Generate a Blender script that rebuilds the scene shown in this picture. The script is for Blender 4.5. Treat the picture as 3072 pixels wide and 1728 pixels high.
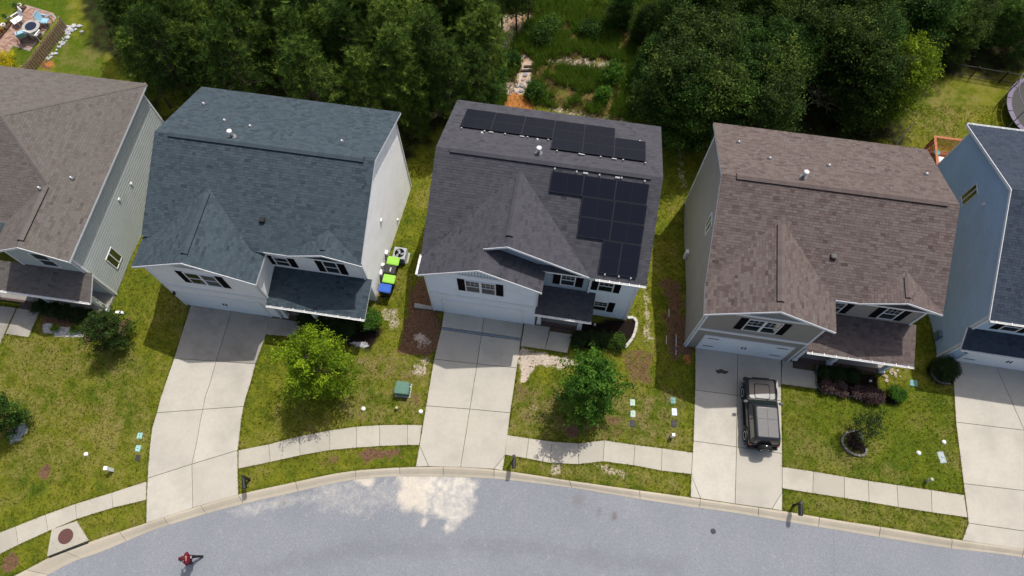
import bpy, bmesh, math, random
import numpy as np
from mathutils import Vector, Matrix, Quaternion
random.seed(7); rng = np.random.default_rng(7)
for o in list(bpy.data.objects): bpy.data.objects.remove(o)
scene = bpy.context.scene
COL = scene.collection

# ---------------------------------------------------------------- camera, sky, sun, exposure
CH = 38.0; TILT = 0.407335; ROLL = 0.009314; FPX = 2120.93
_d = np.array([0, math.sin(TILT), -math.cos(TILT)]); _r = np.array([1., 0, 0]); _u = np.array([0, math.cos(TILT), math.sin(TILT)])
_r2 = _r*math.cos(ROLL)+_u*math.sin(ROLL); _u2 = _u*math.cos(ROLL)-_r*math.sin(ROLL)
cd = bpy.data.cameras.new('camera'); co = bpy.data.objects.new('camera', cd); COL.objects.link(co)
cd.sensor_width = 36; cd.lens = 36*FPX/3072; cd.clip_start = .5; cd.clip_end = 800
M = Matrix(((_r2[0], _u2[0], -_d[0], 0), (_r2[1], _u2[1], -_d[1], 0), (_r2[2], _u2[2], -_d[2], CH), (0, 0, 0, 1)))
co.matrix_world = M; scene.camera = co
SUN = Vector((.285, .405, 1)).normalized()
world = bpy.data.worlds.new('World'); scene.world = world; world.use_nodes = True
wn = world.node_tree.nodes; wl = world.node_tree.links
sky = wn.new('ShaderNodeTexSky'); sky.sky_type = 'NISHITA'; sky.sun_disc = False
sky.sun_elevation = math.asin(SUN.z); sky.sun_rotation = math.atan2(SUN.x, SUN.y)
sky.air_density = 1.0; sky.dust_density = 4.5; sky.ozone_density = .6
wl.new(sky.outputs[0], wn['Background'].inputs[0]); wn['Background'].inputs[1].default_value = 0.14
sl = bpy.data.lights.new('sun', 'SUN'); sl.energy = 3.9; sl.angle = math.radians(.55); sl.color = (1, .955, .88)
so = bpy.data.objects.new('sun', sl); COL.objects.link(so); so.rotation_euler = (-SUN).to_track_quat('-Z', 'Y').to_euler()
so.location = SUN*80
vs = scene.view_settings; vs.view_transform = 'Standard'; vs.look = 'None'; vs.gamma = 1; vs.use_curve_mapping = False; vs.exposure = -0.12
scene.render.engine = 'CYCLES'

# ---------------------------------------------------------------- terrain and photo-to-ground survey
_zf = ([-60, -40, -19, -12, -5, 6, 10, 40, 60], [-.7, -.6, -.45, -.35, 0, 0, -.2, -.3, -.3])
_zb = ([-60, -40, -10, 0, 10, 40, 60], [-1.6, -1.6, -1.75, -2.1, -2.6, -2.8, -2.8])
def T(x, y):
    x = np.asarray(x, float); y = np.asarray(y, float)
    f = np.interp(x, *_zf); b = np.interp(x, *_zb)
    s = np.clip((y-(15.9-.12*(x+4.5)))/9.5, 0, 1); s = s*s*(3-2*s)
    return f*(1-s)+b*s
TO = {1: (0, 0), 2: (1024, 0), 3: (2048, 0), 4: (0, 576), 5: (1024, 576), 6: (2048, 576), 7: (0, 1152), 8: (1024, 1152), 9: (2048, 1152)}
def px(n, x, y): return (TO[n][0]+x/2.5156, TO[n][1]+y/2.5156)
def vx(x, y): return (x*1.19255, y*1.19255)
def at(p, z=None, h=0.):
    """survey point of the photograph -> place on the ground (or on the level z, or h above the ground)"""
    v = _d*FPX+_r2*(p[0]-1536)+_u2*(864-p[1])
    zz = 0. if z is None else z
    for _ in range(12):
        k = (zz-CH)/v[2]; q = v*k
        if z is not None: break
        zz = float(T(q[0], q[1]))+h
    return Vector((q[0], q[1], zz))
def gt(n, x, y, h=0.): return at(px(n, x, y), h=h)
def gv(x, y, h=0.): return at(vx(x, y), h=h)

# ---------------------------------------------------------------- noise for survey masks
class VN:
    def __init__(s, seed): s.g = np.random.default_rng(seed).random((64, 64))
    def __call__(s, x, y):
        xi = np.floor(x).astype(int); yi = np.floor(y).astype(int); fx = x-xi; fy = y-yi
        fx = fx*fx*(3-2*fx); fy = fy*fy*(3-2*fy); g = s.g
        a = g[xi % 64, yi % 64]; b = g[(xi+1) % 64, yi % 64]; c = g[xi % 64, (yi+1) % 64]; d = g[(xi+1) % 64, (yi+1) % 64]
        return (a*(1-fx)+b*fx)*(1-fy)+(c*(1-fx)+d*fx)*fy
N1, N2, N3 = VN(1), VN(2), VN(3)
def fbm(x, y, s): return (N1(x*s, y*s)*.5+N2(x*s*2.1, y*s*2.1)*.3+N3(x*s*4.3, y*s*4.3)*.2)

# ---------------------------------------------------------------- mesh helpers
class MB:
    def __init__(s): s.v = []; s.f = []; s.m = []; s.t = []
    def face(s, pts, m=0, t=.5):
        i = len(s.v); s.v += [tuple(p) for p in pts]; s.f.append(tuple(range(i, i+len(pts)))); s.m.append(m); s.t.append(t)
    def idx(s, verts, faces, m=0, t=.5):
        i = len(s.v); s.v += [tuple(p) for p in verts]
        for f in faces: s.f.append(tuple(i+k for k in f)); s.m.append(m); s.t.append(t)
    def box(s, x0, x1, y0, y1, z0, z1, m=0, t=.5, M=None):
        v = [(x, y, z) for z in (z0, z1) for y in (y0, y1) for x in (x0, x1)]
        if M is not None: v = [M @ Vector(p) for p in v]
        s.idx(v, [(0, 2, 3, 1), (4, 5, 7, 6), (0, 1, 5, 4), (2, 6, 7, 3), (0, 4, 6, 2), (1, 3, 7, 5)], m, t)
    def prism(s, bot, top, m=0, t=.5, mtop=None):
        n = len(bot); i = len(s.v); s.v += [tuple(p) for p in bot]+[tuple(p) for p in top]
        s.f.append(tuple(range(i+n-1, i-1, -1))); s.m.append(m); s.t.append(t)
        s.f.append(tuple(range(i+n, i+2*n))); s.m.append(m if mtop is None else mtop); s.t.append(t)
        for k in range(n):
            l = (k+1) % n; s.f.append((i+k, i+l, i+n+l, i+n+k)); s.m.append(m); s.t.append(t)
    def tube(s, pts, rad, n=7, m=0, t=.5, cap=True):
        pts = [Vector(p) for p in pts]
        if not hasattr(rad, '__len__'): rad = [rad]*len(pts)
        i = len(s.v)
        for k, p in enumerate(pts):
            a = pts[max(k-1, 0)]; b = pts[min(k+1, len(pts)-1)]; dr = (b-a).normalized()
            e = dr.orthogonal().normalized() if k == 0 else (e-dr*e.dot(dr)).normalized()
            f = dr.cross(e)
            for j in range(n):
                an = 2*math.pi*j/n; s.v.append(tuple(p+(e*math.cos(an)+f*math.sin(an))*rad[k]))
        for k in range(len(pts)-1):
            for j in range(n):
                l = (j+1) % n; s.f.append((i+k*n+j, i+k*n+l, i+(k+1)*n+l, i+(k+1)*n+j)); s.m.append(m); s.t.append(t)
        if cap:
            s.f.append(tuple(i+j for j in range(n-1, -1, -1))); s.m.append(m); s.t.append(t)
            e0 = i+(len(pts)-1)*n; s.f.append(tuple(e0+j for j in range(n))); s.m.append(m); s.t.append(t)
    def lathe(s, prof, n=20, c=(0, 0, 0), m=0, M=None, cap=True):
        i = len(s.v)
        for r, z in prof:
            for j in range(n):
                a = 2*math.pi*j/n; p = Vector((c[0]+r*math.cos(a), c[1]+r*math.sin(a), c[2]+z))
                s.v.append(tuple(M @ p if M is not None else p))
        for k in range(len(prof)-1):
            for j in range(n):
                l = (j+1) % n; s.f.append((i+k*n+j, i+k*n+l, i+(k+1)*n+l, i+(k+1)*n+j)); s.m.append(m); s.t.append(.5)
        if cap:
            s.f.append(tuple(i+j for j in range(n-1, -1, -1))); s.m.append(m); s.t.append(.5)
            e0 = i+(len(prof)-1)*n; s.f.append(tuple(e0+j for j in range(n))); s.m.append(m); s.t.append(.5)
    def build(s, name, mats, parent=None, smooth=False, bevel=0, seg=2, kind=None):
        me = bpy.data.meshes.new(name); me.from_pydata(s.v, [], s.f)
        if not isinstance(mats, (list, tuple)): mats = [mats]
        for m in mats: me.materials.append(m)
        if any(s.m): me.polygons.foreach_set('material_index', s.m)
        a = me.attributes.new('tint', 'FLOAT', 'FACE'); a.data.foreach_set('value', s.t)
        if bevel:
            bm = bmesh.new(); bm.from_mesh(me); bmesh.ops.remove_doubles(bm, verts=bm.verts, dist=1e-5)
            bmesh.ops.bevel(bm, geom=list(bm.edges), offset=bevel, segments=seg, affect='EDGES', clamp_overlap=True)
            bm.to_mesh(me); bm.free()
        if smooth: me.polygons.foreach_set('use_smooth', [True]*len(me.polygons))
        me.update()
        return link(name, me, parent, kind)
def link(name, me, parent=None, kind=None):
    o = bpy.data.objects.new(name, me); COL.objects.link(o)
    if parent is not None: o.parent = parent
    if kind: o['kind'] = kind
    return o
def thing(name, label, cat, loc=(0, 0, 0), rz=0., group=None):
    o = bpy.data.objects.new(name, None); COL.objects.link(o); o.location = loc; o.rotation_euler = (0, 0, rz); o.empty_display_size = .3
    return tag(o, label, cat, group)
def tag(o, label, cat, group=None):
    o['label'] = label; o['category'] = cat
    if group: o['group'] = group
    return o
def clone(o, parent=None):
    c = o.copy(); COL.objects.link(c); c.parent = parent
    for ch in o.children: clone(ch, c)
    return c
def npmesh(name, V, F, tint, mats, smooth=False):
    """V (n,3), F (m,k) same-size faces"""
    me = bpy.data.meshes.new(name); n, k = F.shape
    me.vertices.add(len(V)); me.vertices.foreach_set('co', np.asarray(V, np.float32).ravel())
    me.loops.add(n*k); me.loops.foreach_set('vertex_index', F.astype(np.int32).ravel())
    me.polygons.add(n); me.polygons.foreach_set('loop_start', np.arange(0, n*k, k, dtype=np.int32))
    me.update(calc_edges=True)
    if tint is not None:
        a = me.attributes.new('tint', 'FLOAT', 'FACE'); a.data.foreach_set('value', np.asarray(tint, np.float32))
    for m in (mats if isinstance(mats, (list, tuple)) else [mats]): me.materials.append(m)
    if smooth: me.polygons.foreach_set('use_smooth', np.ones(n, bool))
    return me
def clip2(poly, sub):
    """clip 2D polygon sub by convex CCW polygon poly"""
    out = sub
    for i in range(len(poly)):
        a = poly[i]; b = poly[(i+1) % len(poly)]; ex, ey = b[0]-a[0], b[1]-a[1]; inp = out; out = []
        if not inp: return []
        for j in range(len(inp)):
            p = inp[j]; q = inp[(j+1) % len(inp)]
            sp = ex*(p[1]-a[1])-ey*(p[0]-a[0]); sq = ex*(q[1]-a[1])-ey*(q[0]-a[0])
            if sp >= -1e-9: out.append(p)
            if (sp > 1e-9 and sq < -1e-9) or (sp < -1e-9 and sq > 1e-9):
                k = sp/(sp-sq); out.append((p[0]+(q[0]-p[0])*k, p[1]+(q[1]-p[1])*k))
    return out
def ccw(p):
    a = sum(p[i][0]*p[(i+1) % len(p)][1]-p[(i+1) % len(p)][0]*p[i][1] for i in range(len(p)))
    return p if a > 0 else p[::-1]
def inpoly(poly, X, Y):
    c = np.zeros(X.shape, bool); n = len(poly)
    for i in range(n):
        x0, y0 = poly[i][0], poly[i][1]; x1, y1 = poly[(i+1) % n][0], poly[(i+1) % n][1]
        if y0 == y1: continue
        k = ((y0 > Y) != (y1 > Y)) & (X < (x1-x0)*(Y-y0)/(y1-y0)+x0); c ^= k
    return c
def distpoly(poly, X, Y):
    d = np.full(X.shape, 1e9); n = len(poly)
    for i in range(n):
        x0, y0 = poly[i][0], poly[i][1]; x1, y1 = poly[(i+1) % n][0], poly[(i+1) % n][1]
        ex, ey = x1-x0, y1-y0; L = ex*ex+ey*ey+1e-9
        k = np.clip(((X-x0)*ex+(Y-y0)*ey)/L, 0, 1); d = np.minimum(d, np.hypot(X-x0-k*ex, Y-y0-k*ey))
    return np.where(inpoly(poly, X, Y), -d, d)

# ---------------------------------------------------------------- materials
class NT:
    def __init__(s, name):
        s.m = bpy.data.materials.new(name); s.m.use_nodes = True; s.n = s.m.node_tree.nodes; s.l = s.m.node_tree.links
        s.b = s.n['Principled BSDF']; s.out = s.n['Material Output']; s._geo = None
    def N(s, t, **k):
        n = s.n.new(t)
        for a, v in k.items(): setattr(n, a, v)
        return n
    def pos(s):
        if s._geo is None: s._geo = s.N('ShaderNodeNewGeometry')
        return s._geo.outputs['Position']
    def noise(s, scale, detail=3, vec=None, rough=.55, obj=False):
        n = s.N('ShaderNodeTexNoise'); n.inputs['Scale'].default_value = scale; n.inputs['Detail'].default_value = detail; n.inputs['Roughness'].default_value = rough
        s.l.new(vec if vec is not None else s.pos(), n.inputs['Vector']); return n.outputs['Fac']
    def mapr(s, x, a, b, c=0., d=1.):
        n = s.N('ShaderNodeMapRange'); n.inputs[1].default_value = a; n.inputs[2].default_value = b; n.inputs[3].default_value = c; n.inputs[4].default_value = d
        s.l.new(x, n.inputs[0]); return n.outputs[0]
    def mix(s, f, a, b, mode='MIX'):
        n = s.N('ShaderNodeMix', data_type='RGBA', blend_type=mode, clamp_factor=True)
        for i, x in ((0, f), (6, a), (7, b)):
            if isinstance(x, (int, float)): n.inputs[i].default_value = x
            elif isinstance(x, tuple): n.inputs[i].default_value = (*x[:3], 1)
            else: s.l.new(x, n.inputs[i])
        return n.outputs[2]
    def math(s, op, a, b=0.):
        n = s.N('ShaderNodeMath', operation=op)
        for i, x in ((0, a), (1, b)):
            if isinstance(x, (int, float)): n.inputs[i].default_value = x
            else: s.l.new(x, n.inputs[i])
        return n.outputs[0]
    def attr(s, name): return s.N('ShaderNodeAttribute', attribute_name=name)
    def ramp(s, x, stops, interp='LINEAR'):
        n = s.N('ShaderNodeValToRGB'); r = n.color_ramp; r.interpolation = interp
        while len(r.elements) < len(stops): r.elements.new(.5)
        for e, (p, c) in zip(r.elements, stops): e.position = p; e.color = (*c, 1)
        s.l.new(x, n.inputs[0]); return n.outputs[0]
    def bump(s, h, strength, dist=.02):
        n = s.N('ShaderNodeBump'); n.inputs['Strength'].default_value = strength; n.inputs['Distance'].default_value = dist
        s.l.new(h, n.inputs['Height']); s.l.new(n.outputs[0], s.b.inputs['Normal'])
    def fin(s, col, rough=.7, spec=.3, metal=0.):
        if isinstance(col, tuple): s.b.inputs['Base Color'].default_value = (*col, 1)
        else: s.l.new(col, s.b.inputs['Base Color'])
        if isinstance(rough, (int, float)): s.b.inputs['Roughness'].default_value = rough
        else: s.l.new(rough, s.b.inputs['Roughness'])
        s.b.inputs['Specular IOR Level'].default_value = spec; s.b.inputs['Metallic'].default_value = metal
        return s.m
def plain(name, c, rough=.6, var=.12, scale=6., spec=.3, metal=0., bump=0., fine=60.):
    t = NT(name); n = t.noise(scale, 4); k = t.mix(t.mapr(n, .3, .7), tuple(x*(1-var) for x in c), tuple(min(1, x*(1+var)) for x in c))
    if bump: t.bump(t.noise(fine, 3), bump, .01)
    return t.fin(k, rough, spec, metal)
def shingle_mat(name, pal, dark=.75):
    t = NT(name); a = t.attr('tint').outputs['Fac']; n = len(pal)
    k = t.ramp(a, [(i/(n-1), c) for i, c in enumerate(pal)])
    g = t.noise(90, 2); k = t.mix(t.mapr(g, .3, .75, 0, .35), k, tuple(x*.45 for x in pal[0]))
    w = t.noise(.55, 4); k = t.mix(t.mapr(w, .35, .7, 0, .42), k, tuple(x*dark for x in pal[n//2]))
    t.bump(g, .5, .01); return t.fin(k, .92, .2)
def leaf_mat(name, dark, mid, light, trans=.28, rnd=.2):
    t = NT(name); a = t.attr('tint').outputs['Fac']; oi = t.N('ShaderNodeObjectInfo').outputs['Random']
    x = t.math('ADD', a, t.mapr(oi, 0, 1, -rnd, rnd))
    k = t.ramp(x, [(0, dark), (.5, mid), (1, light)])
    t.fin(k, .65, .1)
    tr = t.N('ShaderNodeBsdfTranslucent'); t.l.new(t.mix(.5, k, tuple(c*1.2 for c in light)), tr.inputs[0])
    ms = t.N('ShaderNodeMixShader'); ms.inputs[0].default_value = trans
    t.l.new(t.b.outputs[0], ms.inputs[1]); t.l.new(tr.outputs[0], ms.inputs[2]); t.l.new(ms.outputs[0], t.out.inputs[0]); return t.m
def concrete(name, c, stain=.3):
    t = NT(name); oi = t.N('ShaderNodeObjectInfo').outputs['Random']
    k = t.mix(t.mapr(oi, 0, 1), tuple(x*.88 for x in c), tuple(x*1.06 for x in c))
    n = t.noise(.55, 6, rough=.68); k = t.mix(t.mapr(n, .45, .7, 0, stain), k, (c[0]*.55, c[1]*.56, c[2]*.56))
    n2 = t.noise(5, 4); k = t.mix(t.mapr(n2, .4, .7, 0, .3), k, tuple(x*.78 for x in c))
    f = t.noise(70, 2); k = t.mix(t.mapr(f, .35, .7, 0, .12), k, tuple(x*.7 for x in c))
    t.bump(f, .25, .004); return t.fin(k, .85, .25)
MT = {}
MT['trim'] = plain('trim_paint', (.78, .79, .8), .5, .04)
MT['gutter'] = plain('gutter_paint', (.85, .85, .84), .4, .03)
MT['door'] = plain('garage_door_paint', (.83, .88, .92), .45, .04)
MT['black'] = plain('black_plastic', (.016, .016, .018), .45, .2)
MT['shutter'] = plain('shutter_paint', (.009, .007, .009), .8, .15, spec=.08)
MT['metal'] = plain('galvanised_metal', (.55, .56, .57), .35, .1, metal=.8)
MT['flash'] = plain('lead_flashing', (.16, .17, .18), .6, .1)
MT['white_pvc'] = plain('white_plastic', (.8, .8, .8), .4, .03)
MT['brick'] = plain('brown_brick', (.12, .08, .07), .85, .35, 14, bump=.3)
MT['mortar'] = plain('mortar', (.3, .28, .26), .9, .1)
def glass_mat():
    t = NT('window_glass'); t.fin((.012, .022, .017), .05, 1.); t.b.inputs['IOR'].default_value = 1.75; return t.m
MT['glass'] = glass_mat()
MT['conc'] = concrete('driveway_concrete', (.485, .455, .395), .45)
MT['dirtshadec'] = concrete('dirt_and_shade_concrete', (.36, .335, .29), .85)  # dirt on the house 1 slabs; painted-in shade on the house 0 slabs
MT['walkc'] = concrete('sidewalk_concrete', (.45, .42, .355), .4)
MT['kerbc'] = concrete('kerb_concrete', (.46, .41, .325), .4)
MT['bark'] = plain('bark', (.09, .07, .055), .95, .4, 9, bump=.6)
MT['deadwood'] = plain('bare_wood', (.27, .245, .22), .9, .3, 9)
MT['dirt'] = plain('bare_dirt', (.16, .1, .065), .95, .3, 4, bump=.4)
MT['roof1'] = shingle_mat('slate_blue_shingle', [(.024, .036, .047), (.045, .064, .08), (.07, .096, .116), (.06, .074, .094)])
MT['roof2'] = shingle_mat('charcoal_shingle', [(.038, .037, .046), (.062, .062, .074), (.085, .085, .098), (.075, .07, .08)])
MT['roof3'] = shingle_mat('brown_shingle', [(.06, .044, .042), (.115, .088, .083), (.165, .132, .122), (.155, .145, .132)])
MT['roof0'] = shingle_mat('taupe_shingle', [(.085, .073, .065), (.13, .114, .104), (.165, .148, .136), (.145, .115, .108)])
MT['roof4'] = shingle_mat('deep_blue_shingle', [(.02, .028, .045), (.038, .05, .075), (.055, .07, .098), (.045, .06, .09)])
def siding_mat(name, c): return plain(name, c, .6, .05, 1.2, .25)
MT['wall1'] = siding_mat('pale_grey_siding', (.88, .87, .86))
MT['wall2'] = siding_mat('ice_blue_siding', (.8, .86, .92))
MT['wall2b'] = siding_mat('blue_grey_batten_siding', (.34, .42, .48))
MT['wall3'] = siding_mat('taupe_siding', (.31, .285, .255))
MT['wall3g'] = siding_mat('grey_green_gable_siding', (.22, .26, .26))
MT['wall0'] = siding_mat('grey_green_siding', (.47, .51, .5))
MT['wall4'] = siding_mat('steel_blue_siding', (.41, .55, .7))
MT['wall1g'] = siding_mat('grey_gable_siding', (.28, .29, .31))

# ---------------------------------------------------------------- houses: helpers
def lerp(a, b, k): return a+(b-a)*k
TW = (.17, .22, .27, .33)
class House:
    def __init__(s, name, label, x, y, th, z0, wall, roof):
        s.root = thing(name, label, 'house', (x, y, z0), th); s.wm = MT[wall]; s.rm = MT[roof]
        s.th = th; s.x = x; s.y = y; s.z0 = z0
        s.spread = .16 if roof == 'roof3' else .15; s.slabs = MB(); s.tabs = MB(); s.cand = []; s.fas = []
        s.Mw = Matrix.Translation((x, y, z0)) @ Matrix.Rotation(th, 4, 'Z'); s.iM = s.Mw.inverted(); s.n = 0
        s.cam = s.iM @ Vector((0, 0, CH))
    def slope(s, pts, eave=(0, 1), thick=.15, e=.143, shing=True, u=None):
        """planar convex roof slope; pts[eave[0]]->pts[eave[1]] is the eave"""
        P = [Vector(p) for p in pts]; A, B = P[eave[0]], P[eave[1]]; u = (B-A).normalized() if u is None else Vector(u)
        n = (P[1]-P[0]).cross(P[2]-P[0]).normalized()
        if n.z < 0: n = -n
        w = n.cross(u)
        dn = Vector((0, 0, -thick))
        top = P if (P[1]-P[0]).cross(P[2]-P[0]).z > 0 else P[::-1]
        bot = [p+dn for p in top]
        s.slabs.prism(bot, top, 1, .5, 0)
        if not shing: return
        p2 = ccw([((p-A).dot(u), (p-A).dot(w)) for p in P])
        bmax = max(b for a, b in p2); a0 = min(a for a, b in p2); a1 = max(a for a, b in p2)
        k = 0
        while k*e < bmax:
            b0 = k*e; b1 = b0+e+.004; a = a0-random.random()*.4
            while a < a1:
                wi = random.randrange(4); W = TW[wi]
                r = [(a+.003, b0), (a+W-.003, b0), (a+W-.003, b1), (a+.003, b1)]
                t = min(1, max(0, random.gauss(.5, s.spread))); hgt = .007+.008*random.random()
                c = clip2(p2, r)
                if len(c) >= 3:
                    full = len(c) == 4 and all(min(abs(q[0]-z[0])+abs(q[1]-z[1]) for z in r) < 1e-6 for q in c)
                    org = A+u*(a+.003)+w*b0
                    if full: s.cand.append(((org-s.cam).length, wi, t, org, u, w, n, hgt))
                    else: s._tab(c, A, u, w, n, b0, e, hgt, t)
                a += W
            k += 1
    def _tab(s, c, A, u, w, n, b0, e, h, t):
        top = [A+u*p[0]+w*p[1]+n*(.003+h*(1-(p[1]-b0)/e*.8)) for p in c]; bt = [A+u*p[0]+w*p[1]+n*.0005 for p in c]
        s.tabs.face(top, 0, t)
        m = len(c)
        for i in range(m):
            j = (i+1) % m
            if c[i][1] > b0+e*.6 and c[j][1] > b0+e*.6: continue
            s.tabs.face([bt[i], bt[j], top[j], top[i]], 0, t*.6)
    def finish_roof(s, singles=300):
        trim = MT['trim']
        s.roof = s.slabs.build('roof', [s.rm, trim], s.root)
        s.cand.sort(key=lambda c: c[0])
        for (d, wi, t, org, u, w, n, h) in s.cand[singles:]:
            W = TW[wi]-.006
            s._tab([(0, 0), (W, 0), (W, .147), (0, .147)], org, u, w, n, 0, .143, h, t)
        s.tabs.build('shingles', s.rm, s.roof, kind='stuff')
        cache = {}
        for (d, wi, t, org, u, w, n, h) in s.cand[:singles]:
            key = (wi, int(t*5.99))
            if key not in cache:
                W = TW[wi]-.006; mb = MB(); tt = key[1]/5
                tp = [(0, 0, .014), (W, 0, .014), (W, .147, .005), (0, .147, .005)]; b = [(0, 0, 0), (W, 0, 0), (W, .147, 0), (0, .147, 0)]
                mb.face(tp, 0, tt)
                for i in (0, 1, 3): j = (i+1) % 4; mb.face([b[i], b[j], tp[j], tp[i]], 0, tt*.6)
                me = bpy.data.meshes.new('shingle'); me.from_pydata(mb.v, [], mb.f); me.materials.append(s.rm)
                at_ = me.attributes.new('tint', 'FLOAT', 'FACE'); at_.data.foreach_set('value', mb.t); cache[key] = me
            o = link('shingle', cache[key], s.roof)
            o.matrix_local = Matrix(((u.x, w.x, n.x, org.x), (u.y, w.y, n.y, org.y), (u.z, w.z, n.z, org.z), (0, 0, 0, 1)))
    def fascia(s, a, b, h=.17, t=.03, out=None):
        """white board along an edge, just outside it"""
        a = Vector(a); b = Vector(b); d = (b-a).normalized(); o = Vector(out)*t; z = Vector((0, 0, 1)); mb = MB()
        p = [a+o*.1, b+o*.1, b+o*1.1, a+o*1.1]
        mb.prism([q-z*(h+.012) for q in p], [q-z*.012 for q in p]); mb.build('fascia', MT['trim'], s.root)
    def ridge_vent(s, a, b, w=.36, gap=True):
        a = Vector(a); b = Vector(b); d = (b-a).normalized(); sd = Vector((-d.y, d.x, 0)); L = (b-a).length
        n = max(2, int(L/.34)); mb = MB(); z = Vector((0, 0, 1)); p = .45
        for i in range(n):
            q0 = a+d*(L*i/n+.002); q1 = a+d*(L*(i+1)/n-.002); t = random.uniform(.42, .62); hh = .085+.005*(i % 2)
            for sg in (1, -1):
                e0 = q0+sd*sg*w/2-z*(w/2*p); e1 = q1+sd*sg*w/2-z*(w/2*p)
                mb.face([q0+z*hh, q1+z*hh, e1+z*hh, e0+z*hh][::sg], 0, t)
        o = mb.build('ridge_vent', s.rm, s.root)
        mb = MB()
        for sg in (1, -1):
            e0 = a+sd*sg*(w/2-.008)-z*(w/2*p); e1 = b+sd*sg*(w/2-.008)-z*(w/2*p)
            mb.face([e0, e1, e1+z*.08, e0+z*.08])
        for q in (a, b): mb.face([q+sd*w/2-z*(w/2*p), q+z*.08, q-sd*w/2-z*(w/2*p)])
        mb.build('vent_slot', MT['black'], o)
    def cap(s, a, b, w=.26):
        a = Vector(a); b = Vector(b); d = (b-a).normalized(); sd = d.cross(Vector((0, 0, 1))).normalized(); z = Vector((0, 0, 1)); L = (b-a).length
        n = max(1, int(L/.15)); mb = MB()
        for i in range(n):
            q0 = a+d*(L*i/n); q1 = a+d*(L*(i+1)/n+.01); t = random.uniform(.42, .62)
            for sg in (1, -1):
                k = z*.02; dr = z*(w/2*.3)
                mb.face([q0+k+z*.008, q1+k, q1+sd*sg*w/2-dr+k, q0+sd*sg*w/2-dr+k+z*.008], 0, t)
        mb.build('ridge_cap', s.rm, s.root)
    def wall(s, poly, p0, d, nrm, style='lap', mat=None, exp=.12, base=True):
        prd = .018 if exp < .13 else .034
        """poly (s,z) convex in the plane through p0 along d, outward nrm"""
        mat = mat or s.wm; p0 = Vector((p0[0], p0[1], 0)); d = Vector((d[0], d[1], 0)); n = Vector((nrm[0], nrm[1], 0)); z = Vector((0, 0, 1))
        poly = ccw(poly); f = lambda a, h, o: p0+d*a+z*h+n*o
        mb = MB(); fr = [f(a, h, -.004) for a, h in poly]; bk = [f(a, h, -.1) for a, h in poly]
        mb.prism(bk, fr)
        w = mb.build('wall', mat, s.root)
        sd = MB(); z0 = min(h for a, h in poly); z1 = max(h for a, h in poly); a0 = min(a for a, h in poly); a1 = max(a for a, h in poly)
        if style == 'lap':
            k = z0
            while k < z1:
                for q0, q1, o0, o1 in ((k, k+exp*.64, prd, prd), (k+exp*.64, k+exp, prd, .004)):
                    c = clip2(poly, [(a0-1, q0), (a1+1, q0), (a1+1, q1), (a0-1, q1)])
                    if len(c) < 3: continue
                    g = lambda p: f(p[0], p[1], o0+(o1-o0)*(p[1]-q0)/(q1-q0))
                    sd.face([g(p) for p in c])
                    lo = [p for p in c if abs(p[1]-k) < 1e-6]
                    if len(lo) == 2: sd.face([f(lo[0][0], k, 0), f(lo[1][0], k, 0), g(lo[1]), g(lo[0])])
                k += exp
        else:
            a = a0+.1
            while a < a1:
                c = clip2(poly, [(a, z0-1), (a+.045, z0-1), (a+.045, z1+1), (a, z1+1)])
                if len(c) >= 3: sd.prism([f(p[0], p[1], 0) for p in c], [f(p[0], p[1], .02) for p in c])
                a += .3 if style == 'batten' else .16
        if sd.f: sd.build('siding', mat, w, kind='stuff')
        return w
    def board(s, p0, d, nrm, s0, s1, z0, z1, name='trim_board', t=.05, mat=None, off=.012):
        p0 = Vector((p0[0], p0[1], 0)); d = Vector((d[0], d[1], 0)); n = Vector((nrm[0], nrm[1], 0)); z = Vector((0, 0, 1)); mb = MB()
        q = lambda a, h, o: p0+d*a+z*h+n*o
        mb.prism([q(s0, z0, off), q(s1, z0, off), q(s1, z1, off), q(s0, z1, off)], [q(s0, z0, off+t), q(s1, z0, off+t), q(s1, z1, off+t), q(s0, z1, off+t)])
        return mb.build(name, mat or MT['trim'], s.root)
    def window(s, p0, d, nrm, s0, s1, z0, z1, kind='hung', grid=False, sh=None, shw=.38):
        """kind hung: two sashes over each other; twin: two hung windows side by side; slide: two side by side"""
        P0 = Vector((p0[0], p0[1], 0)); D = Vector((d[0], d[1], 0)); n = Vector((nrm[0], nrm[1], 0)); z = Vector((0, 0, 1))
        q = lambda a, h, o: P0+D*a+z*h+n*o
        def bar(mb, a0, a1, h0, h1, o0=.014, o1=.07):
            mb.prism([q(a0, h0, o0), q(a1, h0, o0), q(a1, h1, o0), q(a0, h1, o0)], [q(a0, h0, o1), q(a1, h0, o1), q(a1, h1, o1), q(a0, h1, o1)])
        mb = MB(); b = .05
        bar(mb, s0, s1, z0, z0+b); bar(mb, s0, s1, z1-b, z1); bar(mb, s0, s0+b, z0+b, z1-b); bar(mb, s1-b, s1, z0+b, z1-b)
        lights = []
        cols = [(s0+b, s1-b)]
        if kind == 'twin': mid = (s0+s1)/2; bar(mb, mid-.06, mid+.06, z0+b, z1-b); cols = [(s0+b, mid-.06), (mid+.06, s1-b)]
        if kind == 'slide':
            mid = (s0+s1)/2; bar(mb, mid-.03, mid+.03, z0+b, z1-b); lights = [(s0+b, mid-.03, z0+b, z1-b), (mid+.03, s1-b, z0+b, z1-b)]
        else:
            zm = (z0+z1)/2
            for a0, a1 in cols:
                bar(mb, a0, a1, zm-.018, zm+.018); lights += [(a0, a1, z0+b, zm-.018), (a0, a1, zm+.018, z1-b)]
        w = mb.build('window', MT['trim'], s.root)
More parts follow.
